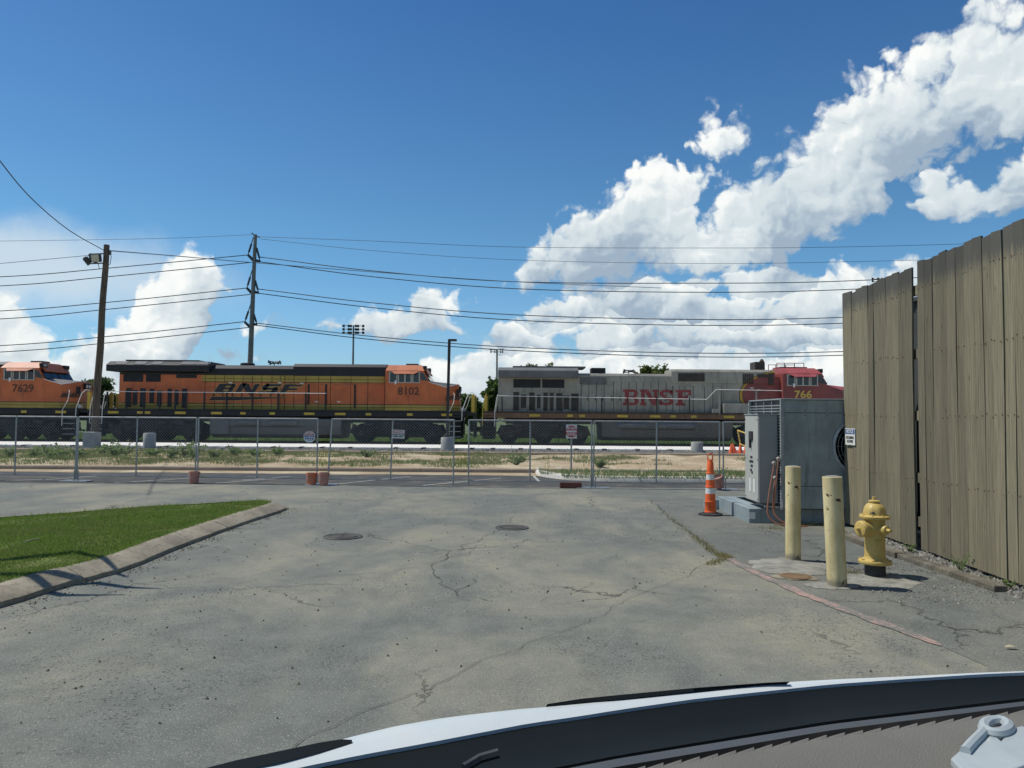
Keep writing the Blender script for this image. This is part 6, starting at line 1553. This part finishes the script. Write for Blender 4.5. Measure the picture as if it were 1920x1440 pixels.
# ================================================================ PLANTS
def leaf_quads(m, centre, r, n, size, flat=0.8):
    for _ in range(n):
        d = Vector((random.gauss(0,1), random.gauss(0,1), random.gauss(0,1))).normalized()
        p = centre + Vector((d.x*r, d.y*r, d.z*r*flat))*(random.random()**0.45)
        a = Vector((random.gauss(0,1), random.gauss(0,1), random.gauss(0,0.7))).normalized(); b = a.orthogonal().normalized()
        b = (Matrix.Rotation(random.uniform(0,6.28), 3, a) @ b); s = size*random.uniform(0.6,1.3)
        m.add([p-a*s, p-b*s*0.45, p+a*s, p+b*s*0.45], [(0,1,2,3)])
def tree(px, d, ztop, w, label, mat='tree_leaf', seed=1, nleaf=5200, leaf=0.22, zlow=1.2, group='trees beyond the track'):
    random.seed(seed); x = (px-960)/1442*d
    root = thing('tree', label, 'tree', (x, d, -0.06), 0, group)
    H = ztop+0.06
    m = MB().tube([(0,0,0),(0.05,0,H*0.3),(-0.05,0.05,H*0.6),(0.0,0,H*0.85)], [0.26,0.20,0.12,0.04], 8)
    cl = []
    for k in range(16):
        a = random.uniform(0,6.28); z = random.uniform(zlow+0.6, H*0.9); f = math.sin(math.pi*min(1,max(0.1,(z-zlow)/(H-zlow)))**0.8)
        e = Vector((math.cos(a)*w*0.36*f*random.uniform(.5,1.1), math.sin(a)*w*0.36*f*random.uniform(.5,1.1), z))
        s = Vector((0,0,max(0.8,z*0.55))); m.tube([s, s.lerp(e,0.5)+Vector((0,0,0.15)), e], [0.09,0.06,0.02], 5); cl.append(e)
    m.build('trunk', 'bark', root, smooth=True)
    lm = MB()
    cl += [Vector((0,0,H*0.88)), Vector((w*.12,0,H*0.8)), Vector((-w*.14,0,H*.78))]
    for k in range(26):
        b = random.choice(cl); cl.append(b + Vector((random.gauss(0,w*.10), random.gauss(0,w*.10), random.gauss(0,H*.05))))
    per = nleaf//len(cl)
    for c in cl:
        r = w*random.uniform(0.07,0.15); c.z = min(c.z, H-r*0.8)
        leaf_quads(lm, c, r, per, leaf)
    # stray twigs that break the outline
    for k in range(60):
        a = random.uniform(0,6.28); c = random.choice(cl); leaf_quads(lm, c + Vector((math.cos(a)*w*.12, math.sin(a)*w*.12, random.uniform(0,.10)*H)), 0.3, 7, leaf*0.9)
    me = bpy.data.meshes.new('crown'); me.from_pydata(lm.v, [], lm.f); me.materials.append(MAT(mat))
    o = bpy.data.objects.new('crown', me); COL.objects.link(o); o.parent = root
    return root
def zt(px, py, d): return at(px, py, d).z
tree(190, 75, zt(190,705,75), 5.5, 'dark green tree behind the gap at the wooden pole', 'tree_leaf', 3)
tree(868, 78, zt(868,738,78), 4.5, 'rounded dark tree in the gap in front of the 8102 nose', 'tree_leaf', 5)
tree(884, 95, zt(884,752,95), 3.6, 'low bushy tree beside the rounded one in the coupling gap', 'tree_leaf', 6, zlow=0.5)
tree(926, 72, zt(926,712,72), 3.2, 'tall narrow tree against the rear of the grey locomotive', 'tree_leaf', 8)
tree(975, 70, zt(975,682,70), 5.6, 'leafy tree topping the grey locomotive radiator, nearer the tower', 'tree_leaf_light', 9)
tree(1020, 71, zt(1020,682,71), 4.6, 'leafy tree topping the grey locomotive radiator, nearer the exhaust', 'tree_leaf_light', 10)
tree(1210, 82, zt(1210,684,82), 4.0, 'grey-green tree top behind the locomotive horn', 'tree_leaf_light', 11)
tree(1242, 80, zt(1242,681,80), 4.2, 'yellow-green tree top beside the raised grey hood section', 'tree_leaf_light', 12)
tree(140, 90, zt(140,722,90), 4.5, 'small dark tree behind the nose of locomotive 7629', 'tree_leaf', 13)
tree(1800, 85, 7.5, 8, 'broad tree standing behind the wooden fence', 'tree_leaf', 14)
# far belt of woodland that reads as one mass
random.seed(90); lm = MB()
for k in range(170):
    x = -300 + k*3.6 + random.uniform(-1.5,1.5); y = random.uniform(300, 340); h = random.uniform(3.5, 6.5)
    for _ in range(4): leaf_quads(lm, Vector((x+random.gauss(0,1.6), y, h*random.uniform(.3,.85))), 2.0, 34, 0.8)
me = bpy.data.meshes.new('woodland'); me.from_pydata(lm.v, [], lm.f); me.materials.append(MAT('tree_leaf'))
o = bpy.data.objects.new('woodland', me); COL.objects.link(o); o['kind'] = 'stuff'; tag(o, 'low dark belt of woodland along the far edge of the field', 'woodland')
# weeds on the verge
def weed(px, py, d, h, label, seed, n=12, group='tall weeds on the sandy verge'):
    h *= 0.72; random.seed(seed); p = at(px, py, d); z = 0.08 + sandz(p.x, d) if 25.6 < d < 34.6 else 0.0
    root = thing('weed', label, 'weed', (p.x, d, z-0.02), 0, group)
    st = MB(); lf = MB()
    for k in range(n):
        a = random.uniform(0,6.28); hh = h*random.uniform(.55,1.0); l = random.uniform(.3,1.15)*h
        e = Vector((math.cos(a)*l, math.sin(a)*l*0.7, hh)); q = e*0.5 + Vector((0,0,hh*.12))
        st.tube([(0,0,0), q, e], [0.012,0.009,0.004], 4)
        for j in range(18):
            t = random.uniform(.2,1.0); c = (q*2*t if t < .5 else q.lerp(e,(t-.5)*2)); c = Vector(c) + Vector((random.gauss(0,.03),random.gauss(0,.03),random.gauss(0,.03)))
            b = Vector((random.gauss(0,1),random.gauss(0,1),random.gauss(.3,.6))).normalized(); s = b.orthogonal().normalized(); L = random.uniform(.07,.15)
            lf.add([c, c+b*L*.5+s*L*.22, c+b*L, c+b*L*.5-s*L*.22], [(0,1,2,3)])
    st.build('stem', 'weed_leaf', root)
    me = bpy.data.meshes.new('foliage'); me.from_pydata(lf.v, [], lf.f); me.materials.append(MAT('weed_leaf')); o = bpy.data.objects.new('foliage', me); COL.objects.link(o); o.parent = root
for i, (px, py, d, h, lab) in enumerate((
 (237,850,31.5,0.85,'tall weed between the square and round concrete lamp bases'), (345,850,31.0,0.90,'bushy weed behind the fence post with the lone pink bucket'),
 (362,856,30.0,0.8,'second bushy weed close to the lone pink bucket post'), (120,858,30.0,0.6,'leafy weed at the foot of the steps of locomotive 7629'), (60,860,29.0,0.55,'leafy weed in front of the 7629 fuel tank'),
 (190,858,32.0,0.6,'weed growing at the foot of the wooden pole'), (440,852,32.0,0.6,'spindly weed in front of the 8102 fuel tank'), (520,852,32.0,0.5,'small weed below the horn of locomotive 8102'),
 (968,868,27.5,0.62,'round weed on bare sand below the grey locomotive radiator'), (100,872,27.5,0.5,'low weed close to the lot kerb near the short fence panel'), (1125,876,26.5,0.35,'small weed on bare sand beyond the do not enter sign'), (690,860,30.5,0.4,'small weed behind the leaning fence panel'),
 (20,866,28.5,0.62,'spreading weed below the 7629 cab number'), (85,860,30.5,0.70,'tall weed below the nose of locomotive 7629'), (150,866,28.8,0.55,'weed right behind the steel fence stand at the wooden pole'), (215,864,29.4,0.60,'leafy weed past the wooden pole, before the square pier'),
 (285,860,30.8,0.50,'low weed in front of the round pier by the wooden pole'), (318,862,30.0,0.62,'weed next to the bushy pair by the lone pink bucket'), (400,862,30.2,0.52,'weed just past the lone pink bucket fence post'), (480,858,31.2,0.45,'small weed under the large letters of locomotive 8102'))):
    weed(px, py, d, h, lab, 100+i)
for i, (x, y, h, lab) in enumerate(((5.62,9.7,0.24,'thin green weed growing against the wooden fence past the gap'), (5.66,11.0,0.14,'small weed under the gap in the wooden fence'), (5.60,8.7,0.16,'low weed at the broken end of the timber edging'), (5.7,12.0,0.12,'tiny weed at the wooden fence behind the hydrant'))):
    random.seed(200+i); root = thing('weed', lab, 'weed', (x, y, 0.0), 0, 'weeds at the foot of the wooden fence'); st = MB(); lf = MB()
    for k in range(9):
        a = random.uniform(0,6.28); e = Vector((math.cos(a)*h*.5, math.sin(a)*h*.5, h*random.uniform(.5,1)))
        st.tube([(0,0,0), e*.5+Vector((0,0,.02)), e], [.004,.003,.002], 4)
        for j in range(8):
            c = e*random.uniform(.2,1); b = Vector((random.gauss(0,1),random.gauss(0,1),random.gauss(.3,.6))).normalized(); s = b.orthogonal().normalized(); L = random.uniform(.025,.05)
            lf.add([c, c+b*L*.5+s*L*.25, c+b*L, c+b*L*.5-s*L*.25], [(0,1,2,3)])
    st.build('stem', 'weed_leaf', root); me = bpy.data.meshes.new('foliage'); me.from_pydata(lf.v, [], lf.f); me.materials.append(MAT('weed_leaf')); o = bpy.data.objects.new('foliage', me); COL.objects.link(o); o.parent = root
# bare-limbed tree added out of view, limbs shaped to cast shadows over lawn and kerb
yt = thing('shadow_tree', 'unseen bare-limbed tree added to cast limb shadows over the lawn island', 'tree', (-8.7, 8.9, 0.12))
m = MB().tube([(0,0,0),(0.05,0,1.0),(0.0,0.02,2.0),(0.25,0.0,2.9),(0.8,-0.10,3.5)], [0.11,0.10,0.095,0.08,0.075], 10)
m.tube([(0.25,0.0,2.9),(0.7,0.7,3.4),(1.2,1.25,3.7),(1.5,1.0,3.9),(2.0,0.55,3.9)], [0.08,0.08,0.08,0.06,0.015], 8)
m.tube([(0.8,-0.10,3.5),(1.3,-0.05,3.75),(1.8,-0.35,3.85),(2.4,-0.30,3.9)], [0.08,0.08,0.06,0.015], 8)
m.tube([(1.3,-0.05,3.75),(1.8,0.25,3.9),(2.2,0.05,4.0),(2.6,0.0,4.0)], [0.08,0.075,0.05,0.012], 8)
m.tube([(0.0,0.02,2.0),(-0.3,0.2,3.0),(-0.5,0.3,3.8)], [0.06,0.05,0.03], 8)
m.build('trunk', 'bark', yt, smooth=True)
random.seed(5); lm = MB()
for c in ((-0.5,0.3,3.9),(-0.2,0.0,4.2),(-0.8,0.6,4.0)): leaf_quads(lm, Vector(c), 0.5, 260, 0.06)
me = bpy.data.meshes.new('crown'); me.from_pydata(lm.v, [], lm.f); me.materials.append(MAT('tree_leaf')); o = bpy.data.objects.new('crown', me); COL.objects.link(o); o.parent = yt
# stick on the lawn, leaf on the asphalt
p = on(60, 1014, 0.17)
o = MB().tube([(-0.06,-0.07,0.0),(-0.01,0.0,0.012),(0.05,0.09,0.02)], [0.008,0.010,0.007], 6).build('stick', 'straw', loc=p); tag(o, 'short pale stick lying on the lawn grass', 'stick')
p = on(1894, 1218)
o = MB().add([(-.05,0,0.012),(-.02,-.02,.02),(.03,-.022,.022),(.06,-.005,.012),(.03,.018,.02),(-.02,.02,.018),(0,0,.03)], [(6,i,(i+1) % 6) for i in range(6)]).build('dead_leaf', 'straw', loc=(p.x,p.y,0.01)); tag(o, 'curled pale dead leaf on the asphalt below the wooden fence', 'leaf')

# ================================================================ THE WHITE VEHICLE AT THE BOTTOM OF THE VIEW
tr = thing('pickup_truck', 'white vehicle bonnet with black cowl and grey dashboard in the foreground', 'truck', (0.30, 0.55, 0.0), R(17.5))
# local axes: x to the vehicle's right, y forward
RZ = Matrix.Rotation(R(17.5), 3, 'Z'); ORG = Vector((0.30, 0.55, 0.0))
def L(px, py, z): return RZ.transposed() @ (on(px, py, z) - ORG)
def Lz(v): return (v.x, v.y, v.z)
edge_px = [(330,1492),(450,1466),(558,1440),(680,1415),(796,1394),(900,1374),(994,1356),(1080,1344),(1160,1331),(1300,1311),(1437,1296),(1560,1283),(1700,1273),(1840,1264),(1960,1259),(2060,1256)]
crest_px = [(330,1466),(450,1436),(558,1412),(640,1386),(740,1362),(830,1346),(915,1336),(980,1329),(1033,1325),(1160,1313),(1300,1296),(1437,1281),(1560,1274),(1700,1268),(1840,1261),(1960,1257),(2060,1254)]
ZH = 1.42
def curve_at(pts, px):
    for a, b in zip(pts, pts[1:]):
        if a[0] <= px <= b[0]: return a[1] + (b[1]-a[1])*(px-a[0])/(b[0]-a[0])
    return pts[-1][1]
cols = list(range(340, 2060, 40)); rows = []
for px in cols:
    e = L(px, curve_at(edge_px, px), ZH); c = L(px, curve_at(crest_px, px), ZH); lift = min(0.012, 0.10*(c-e).length); c = L(px, curve_at(crest_px, px), ZH + lift)
    d = (c-e); d.z = 0; f = Vector((0,1,0))
    k = [e + Vector((0,0.0,-0.05)), e, e.lerp(c,.5)+Vector((0,0,lift*0.3)), c]
    k += [c + f*0.10 + Vector((0,0,-0.05)), c + f*0.30 + Vector((0,0,-0.18)), c + f*0.55 + Vector((0,0,-0.40)), c + f*0.72 + Vector((0,0,-0.72)), c + f*0.75 + Vector((0,0,-1.0))]
    rows.append(k)
n = len(rows[0]); vs = [Lz(v) for r in rows for v in r]
m = MB().add(vs, [(i*n+j, (i+1)*n+j, (i+1)*n+j+1, i*n+j+1) for i in range(len(rows)-1) for j in range(n-1)])
bonnet = m.build('bonnet', 'truck_white', tr, smooth=True)
# black strips laid on either side of the raised centre of the bonnet
def bonnet_strip(pxs, lift, ext):
    vs = []
    for px, up, dn in pxs:
        a, b = L(px, dn, ZH+0.006), L(px, up, ZH+0.010)
        vs += [Lz(a), Lz(b), Lz(b+Vector((0,0.06,-0.06)))]
    MB().add(vs, [(3*i+j, 3*i+3+j, 3*i+4+j, 3*i+1+j) for i in range(len(pxs)-1) for j in (0,1)]).build('bonnet_black_strip', 'vehicle_black', bonnet, smooth=True)
bonnet_strip([(340,1452,1474),(440,1426,1447),(520,1409,1431),(600,1392,1411),(640,1386,1400),(660,1387,1394)], 0, 0)
bonnet_strip([(1026,1320,1325),(1090,1310,1318),(1160,1303,1312),(1300,1290,1297),(1437,1280,1283),(1480,1278,1280)], 0, 0)
# cowl between the bonnet and the windscreen, then the dashboard
strip_px = [(300,1600),(700,1512),(1160,1422),(1556,1358),(1920,1315),(2060,1301)]
cw = []
for px in cols:
    e = L(px, curve_at(edge_px, px)+1, ZH-0.004); s = L(px, curve_at(strip_px, px)-6, 1.47)
    k = [e + Vector((0,0,-0.05))]
    for t in (0.02, 0.25, 0.5, 0.75, 1.0):
        q = e.lerp(s, t); q.z -= 0.10*math.sin(math.pi*t)*0.35; k.append(q)
    k.append(s + Vector((0,0,-0.10))); cw.append(k)
n = len(cw[0]); m = MB().add([Lz(v) for r in cw for v in r], [(i*n+j, (i+1)*n+j, (i+1)*n+j+1, i*n+j+1) for i in range(len(cw)-1) for j in range(n-1)])
cowl = m.build('cowl', 'vehicle_black', tr, smooth=True)
wip = MB().tube([Vector(Lz(L(870,1440,1.45))), Vector(Lz(L(900,1422,1.455))), Vector(Lz(L(935,1412,1.46)))], 0.006, 6).build('wiper_arm', 'cowl_black', cowl)
# dashboard: edge strip, toothed demister vent, textured top
def band(name, topf, botf, zt_, zb_, mat, parent, pxs=None, drop=0.0):
    vs = []; pxs = pxs or list(range(700, 2080, 30))
    for px in pxs: vs += [Lz(L(px, topf(px), zt_)), Lz(L(px, botf(px), zb_))]
    return MB().add(vs, [(2*i, 2*i+1, 2*i+3, 2*i+2) for i in range(len(pxs)-1)]).build(name, mat, parent, smooth=True)
S = lambda px: curve_at(strip_px, px)
dash = bpy.data.objects.new('dashboard', None); COL.objects.link(dash); dash.parent = tr
wd = lambda px: 15 + (px-1160)*-0.009
band('dash_edge', S, lambda p: S(p)+wd(p), 1.500, 1.500, 'dash_strip', dash)
band('vent_slot', lambda p: S(p)+wd(p)-1, lambda p: S(p)+wd(p)+13, 1.492, 1.485, 'vent_black', dash)
pxs = list(range(700, 2080, 34))
for a, b in zip(pxs, pxs[1:]):
    y0, y1 = S(a)+wd(a)+2, S(b)+wd(b)+2
    q = [L(a+4, y0+14, 1.497), L(b, y1+14, 1.497), L(b, y1+5, 1.499), L(a+4, y0+9, 1.497)]
    vs = [Lz(v) for v in q] + [Lz(v - Vector((0,0,0.012))) for v in q]
    MB().add(vs, [(0,1,2,3),(7,6,5,4),(0,4,5,1),(1,5,6,2),(2,6,7,3),(3,7,4,0)]).build('vent_tooth', 'dash_grey', dash)
vs = []; pxs = list(range(700, 2080, 30))
for px in pxs:
    a = L(px, S(px)+wd(px)+12, 1.497)
    for (dy, dz) in ((0,0),(-0.05,0.004),(-0.12,0.0),(-0.20,-0.02),(-0.30,-0.07),(-0.42,-0.16)): vs.append(Lz(a + Vector((0,dy,dz))))
MB().add(vs, [(6*i+j, 6*i+6+j, 6*i+7+j, 6*i+1+j) for i in range(len(pxs)-1) for j in range(5)]).build('dash_top', 'dash_grey', dash, smooth=True)
# body under the bonnet and wheels, out of sight from the seat
MB().box(-1.15, 1.15, -1.5, 0.75, 0.42, 1.15).build('body', 'truck_white', tr, bevel=0.05)
for (x, y) in ((-0.98,0.05),(0.98,0.05)):
    w_ = MB().lathe([(0.20,-0.12),(0.36,-0.13),(0.40,-0.10),(0.40,0.10),(0.36,0.13),(0.20,0.12)], (0,0,0), (1,0,0), 24).build('wheel', 'tyre', tr, smooth=True, loc=(x,y,0.40))
# white acrylic cut-out lying on the dashboard
c0 = on(1850, 1402, 1.512)
SC_ = 0.84
ac_ = thing('acrylic_ornament', 'white acrylic cut-out with a round loop lying on the dashboard', 'ornament', c0)
def A2(px, py): v = on(1862+(px-1862)*0.84, 1425+(py-1425)*0.84, 1.512) - c0; return (v.x, v.y)
def slab(name, pts, hgt, z0=0.0): return MB().prism([A2(*p) for p in pts], 'z', z0, z0+hgt).build(name, 'acrylic_white', ac_, bevel=0.002)
slab('base_shape', [(1768,1440),(1800,1412),(1822,1388),(1840,1392),(1862,1384),(1880,1400),(1905,1372),(1925,1366),(1960,1376),(1975,1440),(1900,1470),(1790,1465)], 0.010)
ring = []
cx, cy = 1870, 1374
P = []
for k in range(20):
    t = 2*math.pi*k/20; P.append(Vector((*A2(cx+28*math.cos(t), cy+15*math.sin(t)), 0.012)))
P.append(P[0]); MB().tube(P, 0.007, 8).build('loop', 'acrylic_white', ac_, smooth=True)
P = [Vector((*A2(*q), 0.012)) for q in ((1845,1380),(1832,1395),(1815,1412),(1800,1430))]
MB().tube(P, 0.006, 8).build('stem', 'acrylic_white', ac_, smooth=True)
